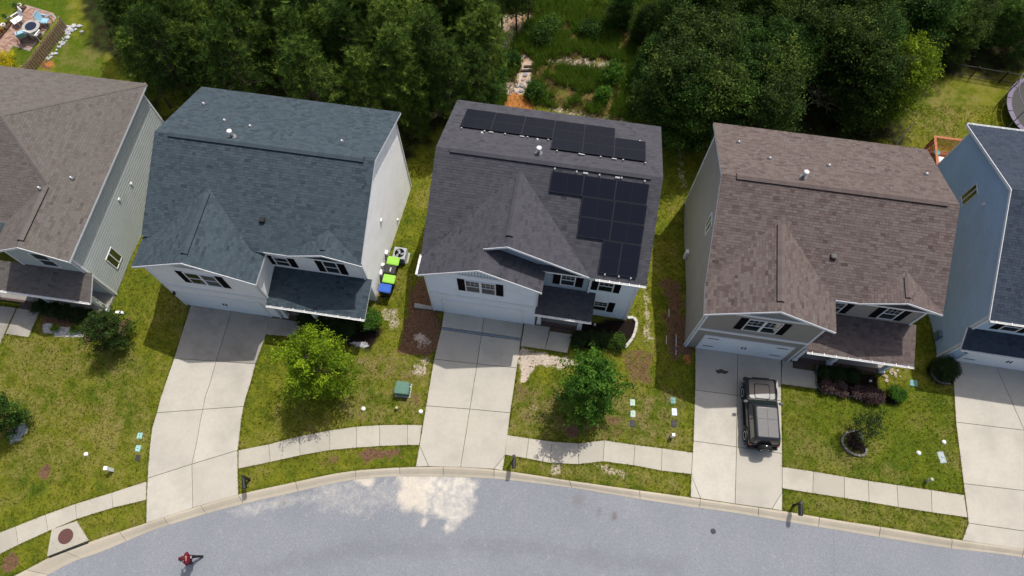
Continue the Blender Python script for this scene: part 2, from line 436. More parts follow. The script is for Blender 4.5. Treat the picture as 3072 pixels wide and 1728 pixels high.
        for i, (a0, a1, h0, h1) in enumerate(lights):
            g = MB(); g.face([q(a0, h0, .043), q(a1, h0, .043), q(a1, h1, .043), q(a0, h1, .043)]); g.build('pane', MT['glass'], w)
            if grid and (kind == 'slide' or i % 2 == 1):
                gm = MB()
                for k in (1, 2): a = lerp(a0, a1, k/3); bar(gm, a-.006, a+.006, h0, h1, .045, .05)
                hm = (h0+h1)/2; bar(gm, a0, a1, hm-.006, hm+.006, .045, .051); gm.build('muntin', MT['trim'], w)
        for sd in (sh or ''):
            a0, a1 = (s0-shw-.02, s0-.02) if sd == 'l' else (s1+.02, s1+shw+.02)
            g = MB(); bar(g, a0, a1, z0, z1, .012, .05)
            so_ = g.build('shutter', MT['shutter'], s.root); lv = MB(); k = z0+.06
            while k < z1-.08:
                lv.prism([q(a0+.05, k, .051), q(a1-.05, k, .051), q(a1-.05, k+.04, .051), q(a0+.05, k+.04, .051)], [q(a0+.05, k+.005, .064), q(a1-.05, k+.005, .064), q(a1-.05, k+.04, .056), q(a0+.05, k+.04, .056)]); k += .07
            lv.build('louvres', MT['shutter'], so_, kind='stuff')
        return w
    def garage_door(s, x0, x1, z0, z1, y=0., hinges=False, handle=False, rec=.16):
        d = s.root
        s.board((0, y), (1, 0), (0, -1), x0-.1, x0, z0, z1+.1); s.board((0, y), (1, 0), (0, -1), x1, x1+.1, z0, z1+.1); s.board((0, y), (1, 0), (0, -1), x0, x1, z1, z1+.1)
        mb = MB(); mb.box(x0, x1, y-.02, y-.012, z0, z1); dr = mb.build('garage_door', MT['door'], d)
        h = (z1-z0)/4; w = (x1-x0)/8
        for r in range(4):
            m = MB(); m.box(x0+.004, x1-.004, y-.045, y-.021, z0+r*h+.006, z0+(r+1)*h-.006); sec = m.build('panel', MT['door'], dr)
        if hinges:
            for xx in (x0+.15, x1-.75):
                for zz in (z0+.28*(z1-z0), z0+.86*(z1-z0)):
                    m = MB(); m.box(xx, xx+.6, y-.062, y-.046, zz-.03, zz+.03); m.build('strap_hinge', MT['black'], dr)
        if handle:
            for k in (-.09, .09):
                m = MB(); m.box((x0+x1)/2+k-.025, (x0+x1)/2+k+.025, y-.09, y-.046, (z0+z1)/2-.12, (z0+z1)/2+.12); m.build('handle', MT['black'], dr)
    def gutter(s, a, b, hang=.62, out=(0, -1)):
        a = Vector(a); b = Vector(b); d = (b-a).normalized(); o = Vector((out[0], out[1], 0)); z = Vector((0, 0, 1)); L = (b-a).length; mb = MB()
        prof = [(0.005, -.002), (0.005, -.11), (.08, -.11), (.115, -.05), (.115, .004), (.1, .004), (.1, -.04), (.07, -.095), (.02, -.095), (.02, -.002)]
        A = [a+o*p[0]+z*p[1] for p in prof]; B = [b+o*p[0]+z*p[1] for p in prof]; m = len(prof)
        for i in range(m): j = (i+1) % m; mb.face([A[i], B[i], B[j], A[j]])
        for Q in (a, b): mb.face([Q+o*.005-z*.11, Q+o*.08-z*.11, Q+o*.115-z*.05, Q+o*.115+z*0, Q+o*.005])
        g = mb.build('gutter', MT['gutter'], s.root); k = hang*.4
        while k < L:
            q = a+d*k; m = MB(); m.prism([q+o*-.06-z*.005, q+d*.03+o*-.06-z*.005, q+d*.03+o*.11-z*.005, q+o*.11-z*.005], [q+o*-.06+z*.022, q+d*.03+o*-.06+z*.022, q+d*.03+o*.11+z*.012, q+o*.11+z*.012]); m.build('hanger', MT['gutter'], g); k += hang
    def pipe(s, x, y, z, r=.04, h=.3, big=False, lean=0):
        m = MB(); m.box(x-.16, x+.16, y-.2, y+.16, z-.14, z+.0); 
        mb = MB()
        if big:
            mb.tube([(x, y, z-.1), (x, y, z+h)], .09, 14); p = mb.build('flue', MT['metal'], s.root, True)
            c = MB(); c.lathe([(.05, h+.02), (.13, h+.03), (.14, h+.1), (.09, h+.15), (.01, h+.16)], 14, (x, y, z)); c.build('flue_cap', MT['white_pvc'], p, True)
            f = MB(); f.lathe([(.24, -.03), (.2, .03), (.1, .08)], 14, (x, y, z)); f.build('flashing', MT['flash'], p, True)
        else:
            mb.tube([(x, y, z-.1), (x, y, z+h)], r, 10); p = mb.build('vent_pipe', MT['white_pvc'], s.root, True)
            f = MB(); f.lathe([(.13, -.02), (.1, .05), (.055, .1)], 12, (x, y, z)); f.build('flashing', MT['flash'], p, True)
    def box_part(s, name, x0, x1, y0, y1, z0, z1, mat, bevel=0):
        m = MB(); m.box(x0, x1, y0, y1, z0, z1); return m.build(name, mat, s.root, bevel=bevel)
    def bricks(s, x0, x1, y0, y1, z0, z1, along='x'):
        """rowlock course: bricks on edge along the front of the porch"""
        m = MB(); k = x0
        while k < x1-.02:
            j = random.random()*.006
            m.box(k+.005, min(k+.07, x1), y0-.004-j, y1, z0, z1+.003+j, 0, random.random()); k += .08
        m.build('bricks', MT['brick'], s.root, kind='stuff')
    def lamp(s, x, y, z):
        m = MB(); m.box(x-.03, x+.03, y-.06, y-.01, z-.05, z+.15); p = m.build('wall_lamp', MT['black'], s.root)
        m = MB(); m.lathe([(.05, -.12), (.08, .02), (.09, .04), (.02, .12)], 8, (x, y-.12, z)); m.build('lamp_shade', MT['black'], p)

HARD = []   # footprints where no lawn grows
def gable_house(name, label, P, zfl, wall, roof, gmat, kind, pipes, twin_grid, hinges):
    """two storeys, gabled bonus room over the garage, small front gable over the right window, full porch"""
    H = House(name, label, P['x'], P['y'], P['th'], P['z0'], wall, roof)
    W, D, he, hr, yr, gw, o, og, r, pg, yf, dx, hd = (P[k] for k in ('W', 'D', 'he', 'hr', 'yr', 'gw', 'o', 'og', 'r', 'pg', 'yf', 'dx', 'hd'))
    hg = he+P['dh']; ef = yf-o; eb = D+o; p = (hr-he)/(yr-ef); zb = -3.3; rx = gw/2; rz = hg+(rx+og)*pg
    # roofs
    H.slope([(-r, ef, he), (W+r, ef, he), (W+r, yr, hr), (-r, yr, hr)])
    H.slope([(W+r, eb, he), (-r, eb, he), (-r, yr, hr), (W+r, yr, hr)])
    yv = ef+(rz-he)/p+.05; y0 = ef+.02
    H.slope([(-og, y0, hg+.004), (-og, -r, hg+.004), (rx, -r, rz+.004), (rx, yv, rz+.004)])
    H.slope([(gw+og, -r, hg+.004), (gw+og, y0, hg+.004), (rx, yv, rz+.004), (rx, -r, rz+.004)])
    hw = W+og-dx; yd = ef+(hd-he)/p+.04; e2 = ef-.02
    H.slope([(dx-hw, ef, he+.01), (dx-hw, e2, he+.01), (dx, e2, hd+.01), (dx, yd, hd+.01)])
    H.slope([(dx+hw, e2, he+.01), (dx+hw, ef+.06, he+.01), (dx, yd, hd+.01), (dx, e2, hd+.01)])
    # porch roof
    pz1, pz0, py0 = P['pz1'], P['pz0'], P['py0']; px0, px1 = gw+.02, W+.32
    H.slope([(px0, py0, pz0), (px1, py0, pz0), (px1, yf, pz1), (px0, yf, pz1)], thick=.12)
    H.finish_roof()
    H.ridge_vent((.45, yr, hr+.012), (W-.28, yr, hr+.012))
    H.ridge_vent((rx, .2, rz+.02), (rx, yv-.4, rz+.02)); H.ridge_vent((dx, ef+.25, hd+.02), (dx, yd-.35, hd+.02), .27)
    # fascia on rakes and eaves
    H.fascia((-og, -r, hg), (rx, -r, rz), out=(0, -1, 0)); H.fascia((rx, -r, rz), (gw+og, -r, hg), out=(0, -1, 0))
    H.fascia((dx-hw, e2, he), (dx, e2, hd), out=(0, -1, 0), h=.14); H.fascia((dx, e2, hd), (dx+hw, e2, he), out=(0, -1, 0), h=.14)
    H.fascia((gw+og, ef, he), (dx-hw, ef, he), out=(0, -1, 0), h=.14)
    # walls
    H.wall([(0, zfl-.3), (gw, zfl-.3), (gw, hg+og*pg-.17), (rx, rz-.17), (0, hg+og*pg-.17)], (0, 0), (1, 0), (0, -1))
    H.wall([(gw, zfl-.3), (W, zfl-.3), (W, he), (gw, he)], (0, yf), (1, 0), (0, -1))
    H.wall([(dx-hw+.3, he-.02), (W, he-.02), (W, he+.1), (dx, hd-.16), (dx-hw+.3, he+.08)], (0, yf), (1, 0), (0, -1))
    pk = lambda y: hr-abs(y-yr)*p-.17
    H.wall([(yf, zb), (D, zb), (D, pk(D)), (yr, pk(yr)), (yf, pk(yf))], (W, 0), (0, 1), (1, 0))
    H.wall([(yf, zb), (D, zb), (D, pk(D)), (yr, pk(yr)), (yf, pk(yf))], (0, 0), (0, 1), (-1, 0))
    H.wall([(.0, zb), (yf, zb), (yf, hg), (0, hg)], (0, 0), (0, 1), (-1, 0)); H.wall([(.0, zb), (yf, zb), (yf, hg), (0, hg)], (gw, 0), (0, 1), (1, 0))
    H.wall([(0, zb), (W, zb), (W, he), (0, he)], (0, D), (1, 0), (0, 1))
    # trim
    F = ((0, 0), (1, 0), (0, -1)); Fy = ((0, yf), (1, 0), (0, -1))
    bz = P['belt']; H.board(*F, .1, gw-.1, bz-.1, bz+.12, off=.02)
    for a in (0, gw-.1): H.board(*F, a, a+.1, zfl-.1, hg-.02, 'corner_board', off=.016)
    H.board(*Fy, W-.1, W, zfl-.1, he-.05, 'corner_board', off=.016)
    H.board((0, 0), (0, 1), (-1, 0), 0, .1, zfl-.3, hg-.05, 'corner_board'); H.board((gw, 0), (0, 1), (1, 0), 0, .1, P['pz0'], hg-.05, 'corner_board')
    H.board((W, 0), (0, 1), (1, 0), yf, yf+.1, zfl-.3, he-.05, 'corner_board'); H.board((W, 0), (0, 1), (1, 0), D-.1, D, zb, he-.05, 'corner_board')
    H.board((0, 0), (0, 1), (-1, 0), D-.1, D, zb, he-.05, 'corner_board')
    tz = 5.36; hwid = (rz-.17-tz)/pg
    tx0, tx1 = rx-hwid, rx+hwid
    H.board(*F, tx0+.1, tx1-.1, tz-.08, tz+.1, 'gable_band', off=.022)
    H.wall([(tx0+.25, tz+.1), (tx1-.25, tz+.1), (rx, rz-.19)], (0, -.02), (1, 0), (0, -1), 'vertical', gmat)
    H.board((0, -.03), (1, 0), (0, -1), rx-.22, rx+.22, rz-.52, rz-.27, 'gable_vent', off=.02)
    # openings
    H.window(*F, *P['gwin'], 'twin', twin_grid, 'lr'); H.garage_door(*P['door'], 0, hinges, True)
    H.window(*Fy, *P['w1'], 'hung', twin_grid, 'lr', .36); H.window(*Fy, *P['w2'], 'hung', twin_grid, 'lr', .38)
    H.box_part('front_door', 6.5, 7.45, yf-.05, yf-.02, zfl+.15, zfl+2.2, MT['shutter']); H.window(*Fy, 8.6, 10.2, zfl+.9, zfl+2.1, 'twin', False)
    if kind == 'h3':
        H.window((0, 0), (0, 1), (-1, 0), *P['swin'], 'slide')
    # porch
    H.box_part('porch_floor', gw+.03, W+.05, .1, yf-.03, zfl-.1, zfl+.14, MT['mortar']); H.bricks(gw+.04, W+.05, -.02, .22, zfl-.1, zfl+.15)
    H.bricks(6.16, 7.2, -.36, -.03, zfl-.1, zfl+.03)
    H.box_part('porch_beam', gw+.05, W+.02, .0, .18, pz0-.42, pz0-.16, MT['trim'])
    for X in (gw+.25, 8.0, 10.88):
        mb = MB(); mb.box(X-.1, X+.1, .0, .2, zfl+.15, pz0-.42); mb.box(X-.14, X+.14, -.04, .24, zfl+.15, zfl+.35); mb.box(X-.13, X+.13, -.03, .23, pz0-.52, pz0-.43); mb.build('post', MT['trim'], H.root)
    H.gutter((px0, py0, pz0), (px1, py0, pz0))
    for (x, y, b) in pipes:
        z = hr-abs(y-yr)*p; H.pipe(x, y, z, big=b, h=.42 if b else .14)
    H.box_part('roof_vent', P['rv'][0]-.14, P['rv'][0]+.14, P['rv'][1]-.14, P['rv'][1]+.14, hr-abs(P['rv'][1]-yr)*p-.05, hr-abs(P['rv'][1]-yr)*p+.16, MT['black'], .03)
    HARD.append([tuple((H.Mw @ Vector(q))[:2]) for q in ((0, 0, 0), (gw, 0, 0), (gw, .05, 0), (W, .05, 0), (W, D, 0), (0, D, 0))])
    return H
P1 = dict(x=-19.066, y=15.378, th=-.143, W=11.014, D=10.62, he=5.482, hr=7.695, yr=6.282, gw=5.86, dh=-.309, o=.382, og=.345, r=.283, pg=.459, yf=1.797, dx=9.412, hd=6.122, z0=.042,
          pz1=2.92, pz0=2.42, py0=-.35, belt=2.5, gwin=(2.08, 3.79, 3.36, 4.8), door=(.42, 5.14, -.45, 1.62), w1=(6.14, 6.96, 3.2, 4.25), w2=(8.92, 9.71, 3.17, 4.63), rv=(5.96, 2.85))
P3 = dict(x=9.854, y=13.013, th=-.142, W=11.072, D=10.866, he=5.459, hr=7.724, yr=6.396, gw=5.846, dh=-.067, o=.381, og=.301, r=.297, pg=.491, yf=1.81, dx=9.319, hd=6.228, z0=.02,
          pz1=2.97, pz0=2.45, py0=-.36, belt=2.74, gwin=(2.08, 3.8, 3.44, 4.95), door=(.7, 5.33, -.2, 1.88), w1=(6.35, 7.17, 3.25, 4.48), w2=(9.14, 9.97, 3.27, 4.7), rv=(5.71, 3.33), swin=(4.99, 5.77, 3.73, 5.05))
H1 = gable_house('two_storey_house', 'pale grey house with slate blue shingle roof and sunlit white side wall', P1, -.45, 'wall1', 'roof1', MT['wall1g'], 'h1',
    [(.79, 9.26, 0), (2.61, 7.98, 0), (4.11, 7.78, 0), (3.67, 6.68, 1), (9.16, 7.52, 0)], False, False)
H3 = gable_house('two_storey_house', 'taupe house with brown shingle roof beside the dark parked car', P3, -.2, 'wall3', 'roof3', MT['wall3g'], 'h3',
    [(.89, 9.49, 0), (2.36, 8.31, 0), (5.41, 8.35, 0), (10.48, 8.71, 0), (3.83, 7.0, 1)], True, True)
for (y, z, a, b) in ((5.34, 3.07, .1, .12), (7.31, -.39, .06, .1)):
    H1.box_part('wall_vent', 11.035, 11.12, y-a, y+a, z-b, z+b, MT['white_pvc'], .01)
H1.lamp(.16, 0, 1.4)
H3.box_part('meter_box', -.2, -.03, 5.95, 6.2, -1.2, -.3, MT['white_pvc'], .01)

# ---- house with the solar panels
def solar_house():
    P = dict(x=-4.508, y=14.996, th=-.15, W=10.966, D=10.323, he=5.516, hr=7.937, yr=5.734, gw=5.873, hg=5.411, o=.325, og=.248, r=.271, pg=.509, ux=4.186, uy=.898, yf=1.2)
    H = House('two_storey_house', 'ice blue house with charcoal roof carrying black solar panels', P['x'], P['y'], P['th'], 0., 'wall2', 'roof2')
    W, D, he, hr, yr, gw, hg, o, og, r, pg, ux, uy, yf = (P[k] for k in ('W', 'D', 'he', 'hr', 'yr', 'gw', 'hg', 'o', 'og', 'r', 'pg', 'ux', 'uy', 'yf'))
    ef = yf-o; eb = D+o; p = (hr-he)/(yr-ef); zb = -3.3; rx = gw/2; rz = hg+(rx+og)*pg; uz = hg+(ux+og)*pg; yw = 1.17; xr = 2*ux+og
    H.slope([(-r, ef, he), (W+r, ef, he), (W+r, yr, hr), (-r, yr, hr)]); H.slope([(W+r, eb, he), (-r, eb, he), (-r, yr, hr), (W+r, yr, hr)])
    yv = ef+(uz-he)/p+.05; e = .004
    H.slope([(-og, uy, hg+e), (-og, -r, hg+e), (rx, -r, rz+e), (rx, uy, rz+e)])
    H.slope([(-og, uy, hg+e), (ux, uy, uz+e), (ux, yv, uz+e)], u=(0, -1, 0))
    H.slope([(gw+og, -r, hg+e), (gw+og, yw, hg+e), (rx, yw, rz+e), (rx, -r, rz+e)])
    H.slope([(xr, uy, hg+e), (ux, yv, uz+e), (ux, uy, uz+e)], u=(0, 1, 0))
    H.slope([(gw-.02, -.36, 2.62), (8.93, -.36, 2.62), (8.93, yw, 3.12), (gw-.02, yw, 3.12)], thick=.12)
    H.finish_roof()
    H.ridge_vent((.48, yr, hr+.012), (W-.3, yr, hr+.012)); H.ridge_vent((ux, 1.45, uz+.02), (ux, yv-.35, uz+.02))
    H.fascia((-og, -r, hg), (rx, -r, rz), out=(0, -1, 0)); H.fascia((rx, -r, rz), (gw+og, -r, hg), out=(0, -1, 0))
    H.fascia((rx+.04, uy, rz+.03), (ux, uy, uz), out=(0, -1, 0)); H.fascia((ux, uy, uz), (xr, uy, hg), out=(0, -1, 0))
    pass
    H.gutter((xr+.05, ef, he), (W+r, ef, he), .5); H.gutter((-og, ef, hg), (-og, -r, hg), .35, (-1, 0)); H.gutter((gw, -.36, 2.62), (8.93, -.36, 2.62), .55)
    F = ((0, 0), (1, 0), (0, -1)); U = ((0, yw), (1, 0), (0, -1))
    H.wall([(0, -.3), (gw, -.3), (gw, hg+og*pg-.17), (rx, rz-.17), (0, hg+og*pg-.17)], *F)
    H.wall([(rx+.1, 4.5), (8.52, 4.5), (8.52, hg), (xr-.2, hg), (ux, uz-.17), (rx+.1, rz-.15)], *U, 'batten', MT['wall2b'])
    H.wall([(gw, 2.9), (8.52, 2.9), (8.52, 4.5), (gw, 4.5)], *U, 'batten', MT['wall2b']); H.wall([(gw, -.3), (8.52, -.3), (8.52, 2.9), (gw, 2.9)], *U)
    H.wall([(8.52, -.3), (W, -.3), (W, he), (8.52, he)], *U)
    pk = lambda y: hr-abs(y-yr)*p-.17
    for X, sx in ((0, -1), (W, 1)): H.wall([(yw, zb), (D, zb), (D, pk(D)), (yr, pk(yr)), (yw, pk(yw))], (X, 0), (0, 1), (sx, 0))
    H.wall([(0, zb), (yw, zb), (yw, hg), (0, hg)], (0, 0), (0, 1), (-1, 0)); H.wall([(0, zb), (yw, zb), (yw, hg), (0, hg)], (gw, 0), (0, 1), (1, 0))
    H.wall([(0, zb), (W, zb), (W, he), (0, he)], (0, D), (1, 0), (0, 1))
    H.board(*F, .1, gw-.1, 2.62, 2.82, off=.02); H.board(*F, 1.35, gw-1.35, 5.52, 5.68, 'gable_band', off=.022)
    for a in (0, gw-.1): H.board(*F, a, a+.1, -.1, hg-.02, 'corner_board', off=.016)
    H.board(*U, 8.46, 8.56, 2.9, hg, 'corner_board', off=.022); H.board(*U, W-.1, W, -.1, he-.1, 'corner_board', off=.016)
    H.board((0, 0), (0, 1), (-1, 0), 0, .1, -.3, hg-.05, 'corner_board'); H.board((gw, 0), (0, 1), (1, 0), 0, .1, 2.8, hg-.05, 'corner_board')
    H.board((W, 0), (0, 1), (1, 0), yw, yw+.1, -.4, he-.05, 'corner_board'); H.board((W, 0), (0, 1), (1, 0), D-.1, D, zb, he-.05, 'corner_board')
    H.wall([(1.6, 5.68), (gw-1.6, 5.68), (rx, rz-.19)], (0, -.02), (1, 0), (0, -1), 'vertical', MT['wall2b'])
    H.board((0, -.03), (1, 0), (0, -1), rx-.15, rx+.15, rz-.5, rz-.26, 'gable_vent', off=.02)
    H.window(*F, 2.11, 3.71, 3.61, 5.06, 'twin', True, 'lr'); H.garage_door(.7, 5.13, 0, 1.92, 0, False, False)
    H.window(*U, 6.95, 7.73, 3.62, 5.0, 'hung', True, 'lr'); H.window(*U, 8.94, 9.75, 3.55, 4.95, 'hung', True, 'lr', .33); H.window(*U, 8.98, 9.75, .82, 2.14, 'hung', True, 'r', .36)
    H.box_part('front_door', 6.3, 7.2, yw-.06, yw-.03, .18, 2.2, MT['shutter'])
    H.box_part('porch_floor', gw+.03, 8.5, .14, yw-.03, -.1, .16, MT['mortar']); H.bricks(gw+.05, 8.5, .02, .24, -.1, .17); H.bricks(6.85, 8.02, -.22, .01, -.1, .06)
    H.box_part('porch_beam', gw+.05, 8.6, .03, .2, 2.2, 2.46, MT['trim'])
    for X in (6.1, 8.42):
        mb = MB(); mb.box(X-.1, X+.1, .02, .22, .17, 2.2); mb.box(X-.13, X+.13, -.01, .25, .17, .38); mb.box(X-.13, X+.13, -.01, .25, 2.1, 2.19); mb.build('post', MT['trim'], H.root)
    H.pipe(4.9, 6.41, hr-(6.41-yr)*p, big=True, h=.4)
    for x, y in ((4.68, 7.62), (1.74, 7.54)): H.pipe(x, y, hr-(y-yr)*p, h=.13)
    HARD.append([tuple((H.Mw @ Vector(q))[:2]) for q in ((0, 0, 0), (8.5, 0, 0), (8.5, yw, 0), (W, yw, 0), (W, D, 0), (0, D, 0))])
    # solar arrays: each a thing standing on the roof
    t = NT('solar_cells'); tc = t.N('ShaderNodeTexCoord').outputs['Object']; sp = t.N('ShaderNodeSeparateXYZ'); t.l.new(tc, sp.inputs[0])
    ln = None
    for ax, st in ((0, .1642), (1, .0825)):
        q = t.math('FRACT', t.math('DIVIDE', sp.outputs[ax], st)); k = t.math('LESS_THAN', q, .05); ln = k if ln is None else t.math('MAXIMUM', ln, k)
    c = t.mix(t.math('MULTIPLY', ln, .5), (.009, .011, .019), (.024, .028, .04)); MT['cell'] = t.fin(c, .3, .12)
    MT['pframe'] = plain('panel_frame', (.028, .029, .036), .5, .1); MT['alu'] = plain('aluminium', (.45, .46, .47), .5, .05)
    def array(label, back, rows, clamps):
        sg = -1 if back else 1
        zr = lambda y: hr-abs(y-yr)*p
        up = Vector((0, sg, p)).normalized(); u = Vector((1, 0, 0)); n = u.cross(up)
        if n.z < 0: n = -n
        R = thing('solar_array', label, 'solar panels', H.Mw @ Vector((rows[0][0], rows[0][2], zr(rows[0][2])+.1)), H.th, 'solar arrays on the charcoal roof')
        base = Vector((rows[0][0], rows[0][2], zr(rows[0][2])+.1))
        cache = {}
        for (x0, x1, ylo, yhi, nc) in rows:      # ylo: eave-side edge
            w = (x1-x0)/nc; L = abs(yhi-ylo)*math.sqrt(1+p*p)
            key = (round(w, 3), round(L, 3))
            if key not in cache:
                mb = MB(); mb.box(.006, w-.006, .006, L-.006, 0, .035); fr = bpy.data.meshes.new('solar_panel')
                fr.from_pydata(mb.v, [], mb.f); fr.materials.append(MT['pframe'])
                m2 = MB(); g = .026
                if w > L: m2.face([(g, g, .037), (w/2-.004, g, .037), (w/2-.004, L-g, .037), (g, L-g, .037)]); m2.face([(w/2+.004, g, .037), (w-g, g, .037), (w-g, L-g, .037), (w/2+.004, L-g, .037)])
                else: m2.face([(g, g, .037), (w-g, g, .037), (w-g, L/2-.004, .037), (g, L/2-.004, .037)]); m2.face([(g, L/2+.004, .037), (w-g, L/2+.004, .037), (w-g, L-g, .037), (g, L-g, .037)])
                ce = bpy.data.meshes.new('cell_sheet'); ce.from_pydata(m2.v, [], m2.f); ce.materials.append(MT['cell']); cache[key] = (fr, ce)
            for i in range(nc):
                org = Vector((x0+i*w, ylo, zr(ylo)))+n*.1
                o = link('solar_panel', cache[key][0], R); q = org-base
                o.matrix_local = Matrix(((1, up.x, n.x, q.x), (0, up.y, n.y, q.y), (0, up.z, n.z, q.z), (0, 0, 0, 1)))
                link('cell_sheet', cache[key][1], o)
        def rp(x, y, h): return Vector((x, y, zr(y)))+n*h-base
        rl = MB()
        for (x0, x1, ylo, yhi, nc) in rows:
            for f in (.25, .75):
                y = lerp(ylo, yhi, f); rl.tube([rp(x0+.02, y, .06), rp(x1-.02, y, .06)], .02, 4)
        rl.build('rail', MT['black'], R)
        for (x, y, k) in clamps:
            m = MB(); sx = .12 if k else .035
            v = [rp(x-sx, y-.035, .02), rp(x+sx, y-.035, .02), rp(x+sx, y+.035, .02), rp(x-sx, y+.035, .02)]
            m.prism(v, [q+Vector((0, 0, .12 if not k else .09)) for q in v]); m.build('mounting_foot', MT['alu'], R)
    array('black solar panels in three staggered rows on the rear roof slope', True, [(.5, 8.71, 9.65, 8.72, 5), (.5, 10.36, 8.71, 7.78, 6), (5.45, 10.36, 7.77, 6.84, 3)],
          [(.62, 7.7, 0), (1.85, 7.7, 0), (2.2, 7.7, 1), (2.95, 7.7, 0), (3.85, 7.7, 1), (4.15, 7.7, 0), (5.25, 7.7, 0), (5.8, 6.77, 0), (6.95, 6.77, 0), (7.1, 6.77, 1), (8.05, 6.77, 0), (8.75, 6.77, 1), (9.2, 6.77, 0), (10.33, 6.77, 0), (10.05, 8.8, 0)])
    array('dark blue solar panels stepping down the front roof slope', False, [(5.73, 10.62, 4.45, 5.38, 3), (7.42, 10.67, 3.55, 4.44, 2), (7.44, 10.68, 2.65, 3.54, 2), (8.76, 10.69, 1.17, 2.64, 2)],
          [(5.85, 5.45, 0), (6.95, 5.45, 0), (7.4, 5.45, 1), (8.1, 5.45, 0), (9.0, 5.45, 1), (9.2, 5.45, 0), (10.35, 5.45, 0), (9.1, 1.1, 0), (9.8, 1.1, 0), (10.4, 1.1, 0)])
    return H
H2 = solar_house()

def left_house():
    g = Vector((-23.33, 15.924, 0)); H = House('two_storey_house', 'grey green house with taupe hipped roof at the left edge', g.x, g.y, -.135, -.45, 'wall0', 'roof0')
    o = .35; he = 5.2; p = .525; D = 11.0; xl = -14.; apx = -4.6; az = he+(o-apx)*p; yb = D+o; fe = yb-2*(o-apx); ay = (yb+fe)/2
    rz = he+(o+1.74)*p; rx = -1.74; gl = 2*rx-o
    H.slope([(o, fe, he), (o, yb, he), (apx, ay, az)]); 
    H.slope([(o, yb, he), (xl-o, yb, he), (xl-o+(o-apx), ay, az), (apx, ay, az)])
    H.slope([(xl-o, fe, he), (o, fe, he), (apx, ay, az), (xl-o+(o-apx), ay, az)])
    yv = fe+(rz-he)/p; 
    H.slope([(o, -.28, he+.003), (o, fe+.02, he+.003), (rx, yv, rz+.003), (rx, -.28, rz+.003)]); H.slope([(gl, fe+.02, he+.003), (gl, -.28, he+.003), (rx, -.28, rz+.003), (rx, yv, rz+.003)])
    H.slope([(-9.5, -1.45, 2.4), (.38, -1.45, 2.4), (.38, 0, 3.2), (-9.5, 0, 3.2)], thick=.12)
    H.finish_roof(300)
    H.cap((o, yb, he), (apx, ay, az)); H.cap((rx, yv, rz), (apx, ay, az)); H.cap((apx, ay, az), (xl-o+(o-apx), ay, az)); H.ridge_vent((rx, .1, rz+.02), (rx, yv-.25, rz+.02))
    H.fascia((gl, -.28, he), (rx, -.28, rz), out=(0, -1, 0)); H.fascia((rx, -.28, rz), (o, -.28, he), out=(0, -1, 0))
    zb = -3.; F = ((0, 0), (1, 0), (0, -1)); R = ((0, 0), (0, 1), (1, 0))
    H.wall([(0, zb), (D, zb), (D, he), (0, he)], *R, exp=.2)
    H.wall([(-3.57, -.2), (0, -.2), (0, he+.05), (rx, rz-.17), (-3.57, he+.05)], *F); H.wall([(xl, -.2), (-3.57, -.2), (-3.57, he), (xl, he)], (0, fe+o), (1, 0), (0, -1)); H.wall([(0, -.2), (fe+o, -.2), (fe+o, he), (0, he)], (-3.57, 0), (0, 1), (-1, 0))
    H.wall([(xl, zb), (0, zb), (0, he), (xl, he)], (0, D), (1, 0), (0, 1)); H.wall([(fe, zb), (D, zb), (D, he), (fe, he)], (xl, 0), (0, 1), (-1, 0))
    H.board(*R, 0, .12, -.2, he-.05, 'corner_board'); H.board(*F, -.12, 0, -.2, he-.05, 'corner_board', off=.016); H.board(*R, D-.12, D, zb, he-.05, 'corner_board'); H.board(*F, -3.57, -3.45, 3.0, he-.05, 'corner_board', off=.016)
    H.wall([(rx-1.3, 5.62), (rx+1.3, 5.62), (rx, rz-.19)], (0, -.02), (1, 0), (0, -1), 'vertical', MT['wall2b'])
    H.window(*F, -2.1, -1.15, 3.52, 5.1, 'hung'); H.window(*R, 1.28, 2.12, .8, 2.12, 'slide', False)
    for (y, z) in ((6.07, 2.59), (4.72, 3.04)): H.box_part('wall_vent', .02, .1, y-.08, y+.08, z-.08, z+.08, MT['white_pvc'], .01)
    for q, zz in (((3.1, 4.3), 0), ((4.9, 4.05), 0)): pass
    H.pipe(-.9, 4.2, he+(o+.9)*p, h=.2); H.pipe(-1.9, 3.1, he+(o+1.9)*p, h=.2)
    H.gutter((-9.5, -1.45, 2.4), (.38, -1.45, 2.4), .75)
    H.box_part('porch_floor', -7, 0, -1.15, -.03, -.15, .12, MT['mortar']); H.bricks(-7, .0, -1.28, -1.16, -.15, .13); H.bricks(-5.3, -4.1, -1.6, -1.29, -.15, .0); H.box_part('porch_beam', -9, .1, -1.1, -.93, 1.98, 2.24, MT['trim'])
    for X in (-.05, -3.4, -6.6):
        mb = MB(); mb.box(X-.12, X+.12, -1.14, -.9, .13, 2.0); mb.box(X-.15, X+.15, -1.17, -.87, .13, .4); mb.build('post', MT['trim'], H.root)
    HARD.append([tuple((H.Mw @ Vector(q))[:2]) for q in ((-14, -1.2, 0), (0, -1.2, 0), (0, D, 0), (-14, D, 0))]); return H
H0 = left_house()

